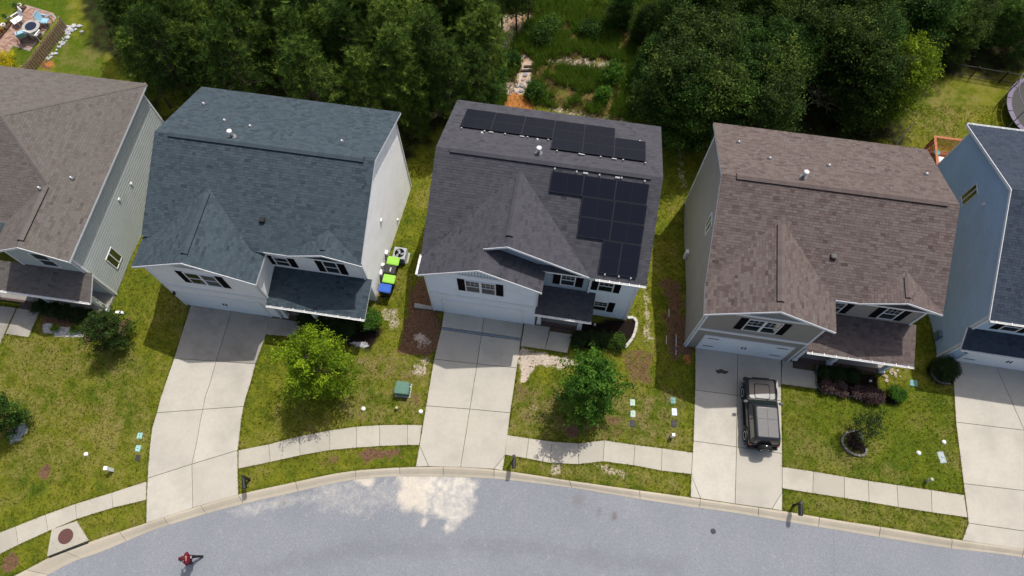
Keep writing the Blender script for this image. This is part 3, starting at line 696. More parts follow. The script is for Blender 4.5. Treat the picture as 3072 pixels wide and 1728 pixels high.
def right_house():
    H = House('two_storey_house', 'steel blue sided house with navy roof at the right edge', 24.156, 12.452, -.15, -.25, 'wall4', 'roof4')
    W = 11.; he = 5.21; hr = 7.98; yr = 6.25; r = .25; ef = .26; eb = 12.28; fy = .6; D = 11.9; p = (hr-he)/(yr-ef); zb = -3.4
    H.slope([(-r, ef, he), (W+r, ef, he), (W+r, yr, hr), (-r, yr, hr)]); H.slope([(W+r, eb, he), (-r, eb, he), (-r, yr, hr), (W+r, yr, hr)])
    H.slope([(-.17, -.36, 2.5), (W+.1, -.36, 2.5), (W+.1, fy, 3.3), (-.17, fy, 3.3)], thick=.12)
    H.finish_roof(300); H.ridge_vent((.5, yr, hr+.012), (W-.3, yr, hr+.012))
    H.fascia((-r, ef, he), (-r, yr, hr), out=(-1, 0, 0)); H.fascia((-r, yr, hr), (-r, eb, he), out=(-1, 0, 0)); H.fascia((-r, eb, he), (W+r, eb, he), out=(0, 1, 0)); H.fascia((-.17, -.36, 2.5), (-.17, fy, 3.3), out=(-1, 0, 0), h=.13)
    H.gutter((-r, ef, he), (W+r, ef, he), .75); H.gutter((-.17, -.36, 2.5), (W, -.36, 2.5), .7); H.gutter((-r, eb, he), (W+r, eb, he), .8, (0, 1))
    pk = lambda y: hr-abs(y-yr)*p-.17; Lw = ((0, 0), (0, 1), (-1, 0)); F = ((0, 0), (1, 0), (0, -1)); Fy = ((0, fy), (1, 0), (0, -1))
    H.wall([(fy, zb), (D, zb), (D, pk(D)), (yr, pk(yr)), (fy, pk(fy))], *Lw, exp=.15); H.wall([(0, zb), (fy, zb), (fy, 3.1), (0, 2.6)], *Lw, exp=.15)
    H.wall([(0, -.2), (W, -.2), (W, 2.55), (0, 2.55)], *F); H.wall([(0, 2.7), (W, 2.7), (W, he), (0, he)], *Fy); H.wall([(0, zb), (W, zb), (W, he), (0, he)], (0, D), (1, 0), (0, 1)); H.wall([(fy, zb), (D, zb), (D, he), (fy, he)], (W, 0), (0, 1), (1, 0))
    H.board(*Lw, fy, fy+.12, 3.2, he-.1, 'corner_board'); H.board(*Fy, 0, .12, 3.2, he-.1, 'corner_board', off=.016); H.board(*Lw, 0, .12, -.2, 2.5, 'corner_board'); H.board(*F, 0, .12, -.2, 2.45, 'corner_board', off=.016); H.board(*Lw, D-.12, D, zb, he-.1, 'corner_board')
    H.window(*Lw, 7.78, 8.47, 3.65, 5.1, 'slide'); H.window(*Fy, 1.1, 2.0, 3.62, 4.75, 'hung', False, 'lr'); H.garage_door(.95, 5.6, 0, 2.05, 0, True, True); H.lamp(.6, 0, 1.7)
    H.box_part('wall_vent', -.12, -.03, 6.78, 6.96, 5.38, 5.56, MT['white_pvc'], .01); H.box_part('meter_box', -.22, -.03, 1.0, 1.4, .1, .75, plain('meter_paint', (.12, .19, .22), .5), .01)
    HARD.append([tuple((H.Mw @ Vector(q))[:2]) for q in ((0, 0, 0), (W, 0, 0), (W, D, 0), (0, D, 0))]); return H
H4 = right_house()
H0.lamp(-4.2, 0.0, 1.6)

# ---------------------------------------------------------------- concrete: driveways, walks, kerb, road
def inset(poly, d):
    poly = ccw(poly); n = len(poly); out = []
    for i in range(n):
        p0, p1, p2 = (Vector(poly[i-1][:2]), Vector(poly[i][:2]), Vector(poly[(i+1) % n][:2]))
        e1 = (p1-p0).normalized(); e2 = (p2-p1).normalized(); n1 = Vector((-e1.y, e1.x)); n2 = Vector((-e2.y, e2.x))
        b = n1+n2; b = b/max(.3, b.dot(n1)) if b.length > 1e-6 else n1; out.append(p1+b*d)
    return out
def slab(name, pts, mat, parent, h=.03, gap=.014, keep=True):
    """pts: world points; a concrete slab following the ground"""
    raw = ccw([(p[0], p[1]) for p in pts])
    if keep: HARD.append(raw)
    q = inset(raw, gap); mb = MB()
    mb.prism([(p.x, p.y, float(T(p.x, p.y))-.12) for p in q], [(p.x, p.y, float(T(p.x, p.y))+h) for p in q])
    return mb.build(name, mat, parent)
def struct(name):
    o = bpy.data.objects.new(name, None); COL.objects.link(o); o['kind'] = 'structure'; return o
def grid_slabs(name, rows, mat, parent):
    """rows: list of lists of points across; slabs between consecutive rows"""
    for a, b in zip(rows, rows[1:]):
        for i in range(len(a)-1):
            slab(name, [a[i], a[i+1], b[i+1], b[i]], mat, parent)
t4 = lambda x, y: gt(4, x, y); t5 = lambda x, y: gt(5, x, y); t6 = lambda x, y: gt(6, x, y); t7 = lambda x, y: gt(7, x, y); t8 = lambda x, y: gt(8, x, y); t9 = lambda x, y: gt(9, x, y); t2 = lambda x, y: gt(2, x, y); t1 = lambda x, y: gt(1, x, y); t3 = lambda x, y: gt(3, x, y)
drive = struct('driveway')
w = lambda H, x, y: H.Mw @ Vector((x, y, 0))
# house 1 (curved), split so the curve follows
rows = [[w(H1, .3, -.02), w(H1, 2.78, -.02), w(H1, 5.26, -.02)], [t4(1315, 1258), t4(1632, 1278), t4(1930, 1298)]]
grid_slabs('slab', rows, MT['dirtshadec'], drive)
for L, R_ in (([(4, 1315, 1258), (4, 1250, 1449), (7, 1215, 100), (7, 1185, 218)], [(4, 1632, 1278), (4, 1585, 1449), (7, 1552, 90), (7, 1532, 192)]), ([(4, 1632, 1278), (4, 1585, 1449), (7, 1552, 90), (7, 1532, 192)], [(4, 1930, 1298), (4, 1890, 1449), (7, 1860, 90), (7, 1840, 170)]),
              ([(7, 1185, 218), (7, 1150, 330), (7, 1135, 450), (7, 1120, 620), (7, 1115, 712)], [(7, 1532, 192), (7, 1510, 300), (7, 1490, 420), (7, 1462, 550), (7, 1450, 605)]), ([(7, 1532, 192), (7, 1510, 300), (7, 1490, 420), (7, 1462, 550), (7, 1450, 605)], [(7, 1840, 170), (7, 1822, 270), (7, 1812, 360), (7, 1802, 450), (7, 1795, 500)]),
              ([(7, 1115, 712), (7, 1108, 880), (7, 1105, 1050)], [(7, 1450, 605), (7, 1453, 760), (7, 1457, 935)]), ([(7, 1450, 605), (7, 1453, 760), (7, 1457, 935)], [(7, 1795, 500), (7, 1795, 640), (7, 1800, 835)])):
    slab('slab', [gt(*q) for q in L]+[gt(*q) for q in R_[::-1]], MT['conc'], drive)
# house 2
grid_slabs('slab', [[w(H2, .6, -.02), w(H2, 2.95, -.02), w(H2, 5.25, -.02)], [t5(757, 1020), t5(1060, 1062), t5(1358, 1105)]], MT['conc'], drive)
grid_slabs('slab', [[t5(753, 1038), t5(1057, 1082), t5(1354, 1122)], [t5(700, 1262), t5(1025, 1298), t5(1325, 1328)], [t8(640, 165), t8(970, 190), t8(1275, 218)]], MT['conc'], drive)
slab('slab', [t8(640, 165), t8(970, 190), t8(900, 628), t8(660, 622), t8(590, 465)], MT['conc'], drive); slab('slab', [t8(970, 190), t8(1275, 218), t8(1235, 540), t8(1150, 642), t8(900, 628)], MT['conc'], drive)
slab('slab', [t8(590, 465), t8(660, 622), t8(562, 625)], MT['conc'], drive); slab('slab', [t8(1235, 540), t8(1217, 655), t8(1150, 642)], MT['conc'], drive)
# house 3
grid_slabs('slab', [[w(H3, .6, -.02), w(H3, 3.0, -.02), w(H3, 5.44, -.02)], [t9(93, 45), t9(410, 88), t9(742, 128)], [t9(80, 430), t9(405, 475), t9(750, 525)]], MT['conc'], drive)
slab('slab', [t9(80, 430), t9(405, 475), t9(395, 905), t9(135, 865), t9(65, 690)], MT['conc'], drive); slab('slab', [t9(405, 475), t9(750, 525), t9(750, 820), t9(672, 943), t9(395, 905)], MT['conc'], drive)
slab('slab', [t9(65, 690), t9(135, 865), t9(58, 855)], MT['conc'], drive); slab('slab', [t9(750, 820), t9(750, 958), t9(672, 943)], MT['conc'], drive)
# house 4 and house 0
grid_slabs('slab', [[w(H4, .8, -.02), w(H4, 3.2, -.02), w(H4, 5.7, -.02)], [t9(2060, 288), t9(2576, 350), t9(3060, 420)], [t9(2118, 752), t9(2576, 805), t9(3060, 880)], [t9(2155, 1050), t9(2576, 1110), t9(3060, 1180)], [t9(2108, 1180), t9(2576, 1250), t9(3060, 1330)]], MT['conc'], drive)
grid_slabs('slab', [[w(H0, -11, -1.62), w(H0, -5.45, -1.62)], [w(H0, -11, -4.2), w(H0, -5.45, -4.2)], [w(H0, -11, -8), w(H0, -5.5, -8)]], MT['dirtshadec'], drive)  # house 0 drive: darker concrete colour stands in for the house's shade
walk = struct('path')
slab('slab', [w(H0, -5.4, -1.62), w(H0, -4.0, -1.62), w(H0, -4.0, -3.25), w(H0, -5.4, -3.25)], MT['dirtshadec'], walk)  # house 0 path: shade put into the slab colour, not dirt
slab('slab', [t4(2040, 945), t4(2300, 985), t4(2215, 1095), t4(2000, 1078)], MT['dirtshadec'], walk)
slab('slab', [w(H2, 5.3, -.0), w(H2, 6.8, -.0), t5(1535, 1190), t5(1352, 1165)], MT['walkc'], walk); slab('slab', [w(H2, 6.8, -.24), w(H2, 8.1, -.24), t5(1705, 1217), t5(1535, 1190)], MT['walkc'], walk)
slab('slab', [w(H3, 5.48, -.02), w(H3, 6.1, -.02), w(H3, 6.1, -.4), w(H3, 7.3, -.4), t9(1015, 38), t9(742, 2)], MT['walkc'], walk)
# trench drain across the middle drive
dr = thing('trench_drain', 'blue grey trench drain grate across the middle driveway', 'drain', t5(1055, 1072)); mb = MB(); dm = plain('drain_grate', (.2, .25, .31), .5, .2, metal=.2)
o0 = t5(1055, 1072); qa = [t5(757, 1021), t5(1358, 1106), t5(1354, 1121), t5(753, 1037)]; qa = [(q-o0) for q in qa]
mb.prism([(q.x, q.y, -.1) for q in ccw([q for q in qa])] if False else [(q.x, q.y, -.1) for q in [qa[3], qa[2], qa[1], qa[0]]], [(q.x, q.y, .012) for q in [qa[3], qa[2], qa[1], qa[0]]]); mb.build('channel', dm, dr)
mb = MB()
for k in range(46):
    a = qa[0].lerp(qa[1], (k+.5)/46); b = qa[3].lerp(qa[2], (k+.5)/46); m = a.lerp(b, .5); e = (qa[1]-qa[0]).normalized(); f = (b-a).normalized()
    mb.prism([m-e*.03-f*.06+Vector((0, 0, .012)), m-e*.03+f*.06+Vector((0, 0, .012)), m+e*.03+f*.06+Vector((0, 0, .012)), m+e*.03-f*.06+Vector((0, 0, .012))], [m-e*.03-f*.06+Vector((0, 0, .024)), m-e*.03+f*.06+Vector((0, 0, .024)), m+e*.03+f*.06+Vector((0, 0, .024)), m+e*.03-f*.06+Vector((0, 0, .024))])
mb.build('grate_bars', dm, dr, kind='stuff')
HARD.append(ccw([(p[0], p[1]) for p in (t5(757, 1015), t5(1358, 1100), t5(1354, 1125), t5(753, 1042))]))
# sidewalk panels
sw = struct('sidewalk')
def panels(up, lo):
    for i in range(len(up)-1): slab('slab', [lo[i], lo[i+1], up[i+1], up[i]], MT['walkc'], sw, gap=.011)
panels([t7(-190, 1200), t7(0, 1120), t7(120, 1075), t7(345, 985), t7(570, 905), t7(845, 820), t7(1108, 735)], [t7(-190, 1375), t7(0, 1285), t7(140, 1215), t7(365, 1112), t7(580, 1020), t7(855, 935), t7(1105, 875)])
panels([t7(1800, 500), t7(2030, 455), t7(2260, 395), t7(2490, 350), t8(115, 322), t8(290, 310), t8(500, 308), t8(610, 310)], [t7(1800, 640), t7(2040, 590), t7(2265, 540), t7(2490, 500), t8(115, 482), t8(290, 470), t8(500, 462), t8(588, 462)])
panels([t8(1250, 385), t8(1415, 410), t8(1590, 435), t8(1785, 448), t8(1985, 425), t8(2215, 460), t8(2420, 485), t9(75, 518)], [t8(1235, 535), t8(1395, 562), t8(1575, 597), t8(1790, 607), t8(1975, 585), t8(2205, 615), t8(2415, 655), t9(65, 682)])
panels([t9(750, 625), t9(985, 660), t9(1218, 700), t9(1400, 730), t9(1615, 762), t9(1875, 800), t9(2122, 838)], [t9(750, 788), t9(980, 825), t9(1220, 862), t9(1405, 892), t9(1625, 930), t9(1880, 970), t9(2148, 1008)])
# kerb
KI = [(7, -300, 1660), (7, 150, 1430), (7, 400, 1300), (7, 690, 1190), (7, 1105, 1050), (7, 1300, 985), (7, 1560, 905), (7, 1800, 835), (7, 2165, 755), (7, 2576, 670), (8, 300, 640), (8, 580, 628), (8, 870, 628), (8, 1220, 655), (8, 1720, 730), (8, 2180, 795), (9, 0, 850), (9, 395, 908), (9, 750, 960), (9, 1170, 1030), (9, 1560, 1090), (9, 2030, 1170), (9, 2460, 1230), (9, 3200, 1345)]
KO = [(7, -190, 1760), (7, 300, 1470), (7, 530, 1345), (7, 760, 1262), (7, 1125, 1110), (7, 1330, 1043), (7, 1590, 965), (7, 1830, 903), (7, 2180, 823), (7, 2576, 735), (8, 300, 700), (8, 580, 694), (8, 870, 700), (8, 1220, 718), (8, 1740, 782), (8, 2190, 856), (9, 0, 915), (9, 395, 970), (9, 760, 1032), (9, 1170, 1100), (9, 1560, 1165), (9, 2040, 1240), (9, 2460, 1290), (9, 3200, 1405)]
def cat(pts, n):
    """smooth polyline through the surveyed points"""
    P = [np.array(p[:2]) for p in pts]; out = []
    for i in range(len(P)-1):
        p0 = P[max(i-1, 0)]; p1 = P[i]; p2 = P[i+1]; p3 = P[min(i+2, len(P)-1)]
        for k in range(n):
            s = k/n; out.append(.5*((2*p1)+(-p0+p2)*s+(2*p0-5*p1+4*p2-p3)*s*s+(-p0+3*p1-3*p2+p3)*s**3))
    out.append(P[-1]); return out
ki = cat([gt(*q) for q in KI], 6); ko = cat([gt(*q) for q in KO], 6)
DROP = .13
kerb = struct('kerb')
def kerb_seg(i0, i1):
    mb = MB(); prof = [(-.02, -.2), (-.02, .012), (.22, .022), (.45, -.02), (.72, -.085), (1.0, -DROP+.012), (1.0, -.25)]
    rings = []
    for i in range(i0, i1+1):
        a = ki[i].copy(); b = ko[i].copy()
        if i in (i0, i1):
            j = i+1 if i == i0 else i-1; k = .012/max(.05, np.linalg.norm(ki[j]-ki[i])); a = a+(ki[j]-a)*k; b = b+(ko[j]-b)*k
        zz = float(T(*a)); rings.append([(a[0]+(b[0]-a[0])*f, a[1]+(b[1]-a[1])*f, zz+h) for f, h in prof])
    for r0, r1 in zip(rings, rings[1:]):
        for j in range(len(prof)-1): mb.face([r0[j], r0[j+1], r1[j+1], r1[j]])
    mb.face(rings[0]); mb.face(rings[-1][::-1]); mb.build('kerb_segment', MT['kerbc'], kerb, False)
step = 7
for i in range(0, len(ki)-1, step): kerb_seg(i, min(i+step, len(ki)-1))

# ---------------------------------------------------------------- ground sheet, lawn and road
def paint(me, X, Y, layers, name):
    a = me.color_attributes.new(name, 'FLOAT_COLOR', 'POINT'); d = np.zeros((X.size, 4), np.float32)
    for i in range(4):
        acc = np.zeros(X.size)
        for poly, feather, strength in layers[i]:
            q = [(p[0], p[1]) for p in poly]; xs = [p[0] for p in q]; ys = [p[1] for p in q]; m = 3*feather+.5
            k = (X > min(xs)-m) & (X < max(xs)+m) & (Y > min(ys)-m) & (Y < max(ys)+m)
            if not k.any(): continue
            x, y = X[k], Y[k]; n = fbm(x+i*13, y-i*7, .9)*.5+fbm(x-i*5, y+i*17, 2.6)*.5
            ds = distpoly(q, x, y)+(n-.5)*feather*3.2
            acc[k] = np.maximum(acc[k], np.clip(.5-ds/(feather+1e-6), 0, 1)*strength)
        d[:, i] = acc
    a.data.foreach_set('color', d.ravel()); return d
def grid(name, x0, x1, y0, y1, st, zf):
    nx = int(round((x1-x0)/st))+1; ny = int(round((y1-y0)/st))+1
    X, Y = np.meshgrid(np.linspace(x0, x1, nx), np.linspace(y0, y1, ny)); Z = zf(X, Y)
    V = np.stack([X.ravel(), Y.ravel(), Z.ravel()], 1); i = np.arange(nx*ny).reshape(ny, nx)
    F = np.stack([i[:-1, :-1].ravel(), i[:-1, 1:].ravel(), i[1:, 1:].ravel(), i[1:, :-1].ravel()], 1)
    return npmesh(name, V, F, None, [], True), X.ravel(), Y.ravel()
KX = np.array([p[0] for p in ki]); KY = np.array([p[1]*.72+q[1]*.28 for p, q in zip(ki, ko)])
def zlawn(X, Y):
    Z = T(X, Y)+.015*(fbm(X, Y, 1.3)-.5)*2-.012
    return np.where(Y < np.interp(X, KX, KY), Z-.5, Z)
def P(n, *pts): return [gt(n, *p) for p in pts]
def PV(*pts): return [gv(*p) for p in pts]
def blob(n, x, y, r, k=1.):
    c = gt(n, x, y) if n else gv(x, y); return [(c.x+r*math.cos(a)*k, c.y+r*math.sin(a)) for a in np.linspace(0, 2*math.pi, 12, endpoint=False)]
soil = [(P(5, (610, 660), (690, 890), (770, 900), (745, 1080), (700, 1240), (560, 1240), (440, 1195), (470, 1000), (520, 780)), .3, 1.), (P(5, (2390, 640), (2570, 640), (2590, 1250), (2480, 1300)), .5, .7), (P(6, (0, 900), (90, 1180), (60, 1290), (-60, 1200), (-70, 1050)), .25, .9),
        (P(8, (60, 510), (460, 480), (480, 570), (200, 600)), .35, .75), (P(7, (2330, 590), (2576, 520), (2576, 620), (2400, 660)), .35, .5), (blob(7, 335, 665, .35), .12, 1.), (blob(7, 60, 1350, .5), .3, .7), (blob(8, 1745, 360, .33), .1, .9), (P(4, (560, 1000), (640, 1130), (950, 1080), (970, 950)), .3, .8), (P(8, (520, 40), (620, 60), (600, 160), (540, 150)), .3, .5), (P(8, (1330, 0), (1500, 30), (1480, 220), (1330, 150)), .5, .45), (P(8, (1950, 260), (2120, 240), (2150, 380), (1980, 400)), .4, .5), (P(4, (300, 840), (760, 880), (690, 1110), (310, 1050)), .15, 1.),
        (P(1, (300, 490), (360, 450), (390, 500), (370, 530)), .3, .9), (P(5, (2080, 1200), (2330, 1180), (2340, 1449), (2150, 1449)), .5, .55), (PV((1240, 10), (1640, 10), (1680, 320), (1440, 280), (1250, 270)), .8, .5)]
sand = [(P(5, (1350, 1180), (1500, 1215), (1700, 1240), (1830, 1300), (1700, 1330), (1480, 1310), (1400, 1449), (1335, 1449), (1340, 1250)), .22, 0.66), (P(5, (520, 1250), (680, 1260), (650, 1400), (540, 1380)), .3, 0.50), (P(5, (310, 870), (440, 860), (440, 1000), (400, 1100), (330, 1000)), .3, 0.50), (P(5, (2255, 720), (2320, 720), (2350, 1130), (2285, 1140)), .3, 0.46), (blob(5, 610, 1130, .55), .35, 0.50),
        (P(2, (1340, 370), (1450, 450), (1450, 560), (1400, 720), (1290, 720), (1190, 700), (1220, 640), (1310, 610), (1350, 500)), .25, 0.72), (P(2, (1240, 90), (1400, 60), (1430, 130), (1300, 330), (1330, 380), (1180, 380), (1130, 220)), .4, 0.50), (P(2, (1530, 440), (1750, 420), (2180, 470), (2170, 530), (1640, 500), (1540, 490)), .35, 0.55), (P(8, (1850, 590), (2000, 600), (2150, 650), (2180, 720), (2040, 700)), .2, .45), (blob(8, 1610, 635, .35), .2, .5), (P(2, (1440, 780), (1800, 830), (2350, 930), (2300, 960), (1600, 850)), .35, .5), (P(3, (-70, 350), (60, 500), (0, 640), (-60, 560)), .4, .4), (P(3, (-60, 1050), (10, 1060), (20, 1280), (70, 1440), (-30, 1449)), .4, 0.44), (P(8, (1400, 130), (1520, 160), (1480, 220), (1410, 200)), .2, .45)]
mulch = [(P(5, (1810, 985), (2150, 960), (2225, 965), (2222, 1060), (2190, 1130), (2120, 1185), (1750, 1185), (1720, 1085)), .06, 1.), (P(9, (1020, -150), (1470, -70), (1500, 60), (1640, 120), (1600, 160), (1010, 60)), .1, 1.), (PV((745, 785), (905, 800), (965, 830), (930, 880), (870, 870), (750, 818)), .2, 1.), (P(9, (1225, 370), (1290, 350), (1400, 470), (1370, 540), (1280, 510), (1220, 440)), .08, 1.), (blob(6, 1960, 1360, .75, 1.2), .1, 1.)]
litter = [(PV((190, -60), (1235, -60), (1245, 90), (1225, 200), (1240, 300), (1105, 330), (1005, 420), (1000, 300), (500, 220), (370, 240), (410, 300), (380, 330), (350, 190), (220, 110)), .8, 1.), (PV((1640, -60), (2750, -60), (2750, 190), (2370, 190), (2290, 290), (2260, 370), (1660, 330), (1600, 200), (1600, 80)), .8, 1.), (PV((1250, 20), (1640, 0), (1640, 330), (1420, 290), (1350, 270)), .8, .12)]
clay = [(P(2, (1350, 440), (1450, 450), (1440, 600), (1400, 720), (1300, 700), (1340, 560)), .25, .42), (P(2, (1240, 90), (1400, 60), (1430, 130), (1300, 330), (1180, 330)), .4, .4), (P(2, (1250, 720), (1310, 690), (1390, 730), (1460, 830), (1330, 860), (1220, 830)), .18, 1.), (P(2, (1110, 200), (1260, 220), (1240, 300), (1150, 330)), .3, .6), (blob(6, 30, 1250, .35), .2, .7), (P(1, (330, 480), (400, 440), (440, 500), (400, 530)), .3, .6)]
lush = [(P(9, (760, 20), (2030, 60), (2110, 830), (750, 620)), 1.0, .55), (P(9, (760, 800), (2140, 1010), (2080, 1160), (790, 960)), .6, .5), (P(8, (1900, 60), (2570, 80), (2570, 480), (2000, 420)), .9, .45), (PV((-200, -100), (180, -100), (170, 60), (60, 20), (-200, 40)), .5, 1.), (PV((40, 110), (90, 120), (60, 170), (20, 160)), .3, 1.), (PV((130, 80), (250, 100), (260, 200), (120, 180)), .5, .9), (P(9, (1700, 30), (2030, 60), (2110, 830), (1950, 780), (1900, 250)), .6, .7), (P(4, (900, 600), (1150, 600), (1100, 900), (900, 1449), (700, 1449)), .8, .3), (P(9, (750, 30), (1600, 130), (1500, 260), (750, 200)), .6, .6)]
dry = [(P(5, (0, 1250), (430, 1220), (640, 1300), (600, 1449), (0, 1449)), .7, .9), (P(8, (0, 0), (640, 0), (600, 300), (0, 320)), .8, .75), (P(4, (0, 1050), (420, 1080), (1000, 1250), (1250, 1449), (0, 1449)), 1.2, .6), (P(7, (0, 0), (1200, 0), (1100, 500), (700, 650), (0, 800)), 1.5, .6), (P(9, (750, 250), (1300, 560), (1700, 700), (1400, 720), (750, 600)), .8, .5), (P(8, (1290, 40), (2570, 40), (2570, 480), (1270, 380)), 1.2, .9), (P(8, (1300, 560), (2570, 690), (2570, 830), (1300, 660)), .4, .6), (P(9, (750, 800), (2140, 1010), (2080, 1170), (780, 950)), .5, .45), (P(3, (1750, 620), (2150, 640), (2250, 800), (2000, 1060), (1660, 1090), (1690, 850)), .8, .7)]
gravel = [(P(4, (305, 985), (480, 1010), (640, 1070), (655, 1105), (520, 1095), (410, 1075), (315, 1045)), .1, 1.), (P(7, (50, 350), (170, 290), (220, 330), (160, 430), (70, 450)), .1, 1.), (P(5, (20, 1110), (180, 1130), (250, 1160), (150, 1190)), .15, .7)]
def ground_mat():
    t = NT('lawn'); A = t.attr('maskA'); B = t.attr('maskB'); sa = t.N('ShaderNodeSeparateColor'); sb = t.N('ShaderNodeSeparateColor')
    t.l.new(A.outputs['Color'], sa.inputs[0]); t.l.new(B.outputs['Color'], sb.inputs[0])
    n0 = t.noise(.22, 4); n1 = t.noise(1.3, 5, rough=.65); n2 = t.noise(9, 4, rough=.7); n3 = t.noise(38, 3, rough=.7)
    k = t.mix(t.mapr(n1, .36, .64), (.085, .138, .012), (.262, .275, .022))
    k = t.mix(t.mapr(n0, .4, .66, 0, .5), k, (.315, .295, .032))
    k = t.mix(t.math('MULTIPLY', sb.outputs[1], .8), k, t.mix(t.mapr(n2, .3, .7), (.045, .105, .008), (.12, .19, .016)))
    dm = t.math('MAXIMUM', t.math('MULTIPLY', sb.outputs[2], t.mapr(n1, .4, .6)), t.mapr(t.math('ADD', n0, t.math('MULTIPLY', n1, .8)), .95, 1.15, 0, .6)); k = t.mix(dm, k, t.mix(t.mapr(n2, .35, .65), (.22, .175, .075), (.38, .31, .13)))
    sp = t.mapr(n2, .58, .7, 0, .38); k = t.mix(sp, k, (.36, .32, .15)); k = t.mix(t.mapr(n2, .3, .42, .35, 0), k, (.035, .05, .01))
    k = t.mix(t.mapr(n3, .3, .75, .55, 0), k, (.025, .035, .008))
    rg = t.math('ADD', t.math('MULTIPLY', n2, .55), t.math('MULTIPLY', n1, .45)); RG = lambda m: t.mapr(t.math('ADD', m, t.math('MULTIPLY', t.math('SUBTRACT', rg, .5), 1.7)), .38, .62)
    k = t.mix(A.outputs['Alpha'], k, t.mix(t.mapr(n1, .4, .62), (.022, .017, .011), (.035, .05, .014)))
    k = t.mix(RG(sa.outputs[0]), k, t.mix(t.mapr(n2, .3, .7), (.09, .046, .026), (.24, .145, .09)))
    k = t.mix(RG(sa.outputs[1]), k, t.mix(t.mapr(n3, .35, .65), (.42, .32, .25), (.76, .66, .57)))
    k = t.mix(RG(sb.outputs[0]), k, t.mix(t.mapr(n2, .35, .7), (.34, .13, .035), (.52, .23, .08)))
    k = t.mix(sa.outputs[2], k, t.mix(t.mapr(n3, .35, .7), (.012, .009, .008), (.03, .022, .018)))
    k = t.mix(RG(B.outputs['Alpha']), k, t.mix(t.mapr(n3, .38, .62), (.12, .12, .13), (.8, .8, .8)))
    t.bump(t.math('ADD', n3, t.math('MULTIPLY', n2, 1.4)), .9, .05); return t.fin(k, 1., .0)
MT['lawn'] = ground_mat()
me, LX, LY = grid('lawn', -50, 50, -4, 66, .2, zlawn)
dA = paint(me, LX, LY, [soil, sand, mulch, litter], 'maskA'); dB = paint(me, LX, LY, [clay, lush, dry, gravel], 'maskB')
me.materials.append(MT['lawn']); lawn = link('lawn', me, None, 'structure')
def road_mat():
    t = NT('asphalt'); A = t.attr('maskA'); sa = t.N('ShaderNodeSeparateColor'); t.l.new(A.outputs['Color'], sa.inputs[0])
    n0 = t.noise(.35, 4); n1 = t.noise(3, 4); n2 = t.noise(24, 3, rough=.7); n3 = t.noise(85, 2, rough=.8)
    k = t.mix(t.mapr(n0, .35, .65), (.262, .282, .318), (.296, .315, .346))
    k = t.mix(t.mapr(n1, .55, .75, 0, .25), k, (.36, .36, .37)); n4 = t.noise(11, 3, rough=.8); k = t.mix(t.mapr(n2, .35, .6, .5, 0), k, (.13, .135, .15)); k = t.mix(t.mapr(n4, .36, .6, .34, 0), k, (.15, .155, .17)); k = t.mix(t.mapr(n4, .6, .75, 0, .4), k, (.42, .425, .44)); k = t.mix(t.mapr(n3, .3, .6, .4, 0), k, (.12, .12, .13))
    k = t.mix(sa.outputs[2], k, (.1, .1, .11))
    rg = t.math('ADD', t.math('MULTIPLY', n4, .6), t.math('MULTIPLY', n1, .4)); RG = lambda m, q: t.math('MULTIPLY', t.mapr(t.math('ADD', m, t.math('MULTIPLY', t.math('SUBTRACT', rg, .5), 1.1)), .1, 1.0), q)
    k = t.mix(RG(sa.outputs[0], .82), k, t.mix(t.mapr(n2, .3, .7), (.58, .51, .41), (.72, .65, .54)))
    k = t.mix(RG(sa.outputs[1], .8), k, t.mix(t.mapr(n1, .35, .65), (.46, .44, .41), (.66, .61, .52)))
    k = t.mix(A.outputs['Alpha'], k, (.15, .13, .12))
    t.bump(t.math('ADD', n3, n2), .4, .008); return t.fin(k, 1., .05)
me, RX, RY = grid('road', -50, 50, -16, 11, .2, lambda X, Y: T(X, Y)-DROP)
rs = [(P(8, (440, 690), (620, 690), (700, 760), (650, 900), (640, 1010), (560, 960), (490, 930), (440, 880), (460, 780)), .5, .9), (P(8, (100, 720), (250, 690), (240, 740), (200, 780)), .12, .9), (P(8, (590, 1000), (670, 1030), (640, 1085), (590, 1060)), .12, .9)]
rp_ = [(P(8, (620, 700), (900, 690), (1040, 730), (1000, 830), (940, 920), (880, 1040), (800, 1080), (780, 1020), (700, 1000), (620, 900)), .5, .9), (P(8, (-200, 760), (440, 700), (460, 930), (150, 1010), (-300, 900)), .7, .3), (P(7, (1700, 950), (2576, 770), (2576, 830), (1800, 990)), .3, .4)]
rd = [(P(7, (1700, 1420), (2576, 1220), (2576, 1320), (1800, 1460)), .4, .18), (P(8, (0, 1190), (1300, 1170), (2576, 1350), (2576, 1449), (1200, 1290), (0, 1290)), .5, .18)]
ro = [(blob(8, 2055, 1000, .22, .7), .12, .9), (blob(8, 1950, 965, .12), .1, .8), (blob(8, 1800, 870, .3), .25, .35), (blob(7, 2140, 890, .15), .15, .5)]
paint(me, RX, RY, [rs, rp_, rd, ro], 'maskA'); me.materials.append(road_mat()); link('road', me, None, 'structure')
mb = MB(); mb.face([(-300, -300, -3.6), (300, -300, -3.6), (300, 300, -3.6), (-300, 300, -3.6)]); mb.build('terrain', MT['dirt'], None, kind='structure')
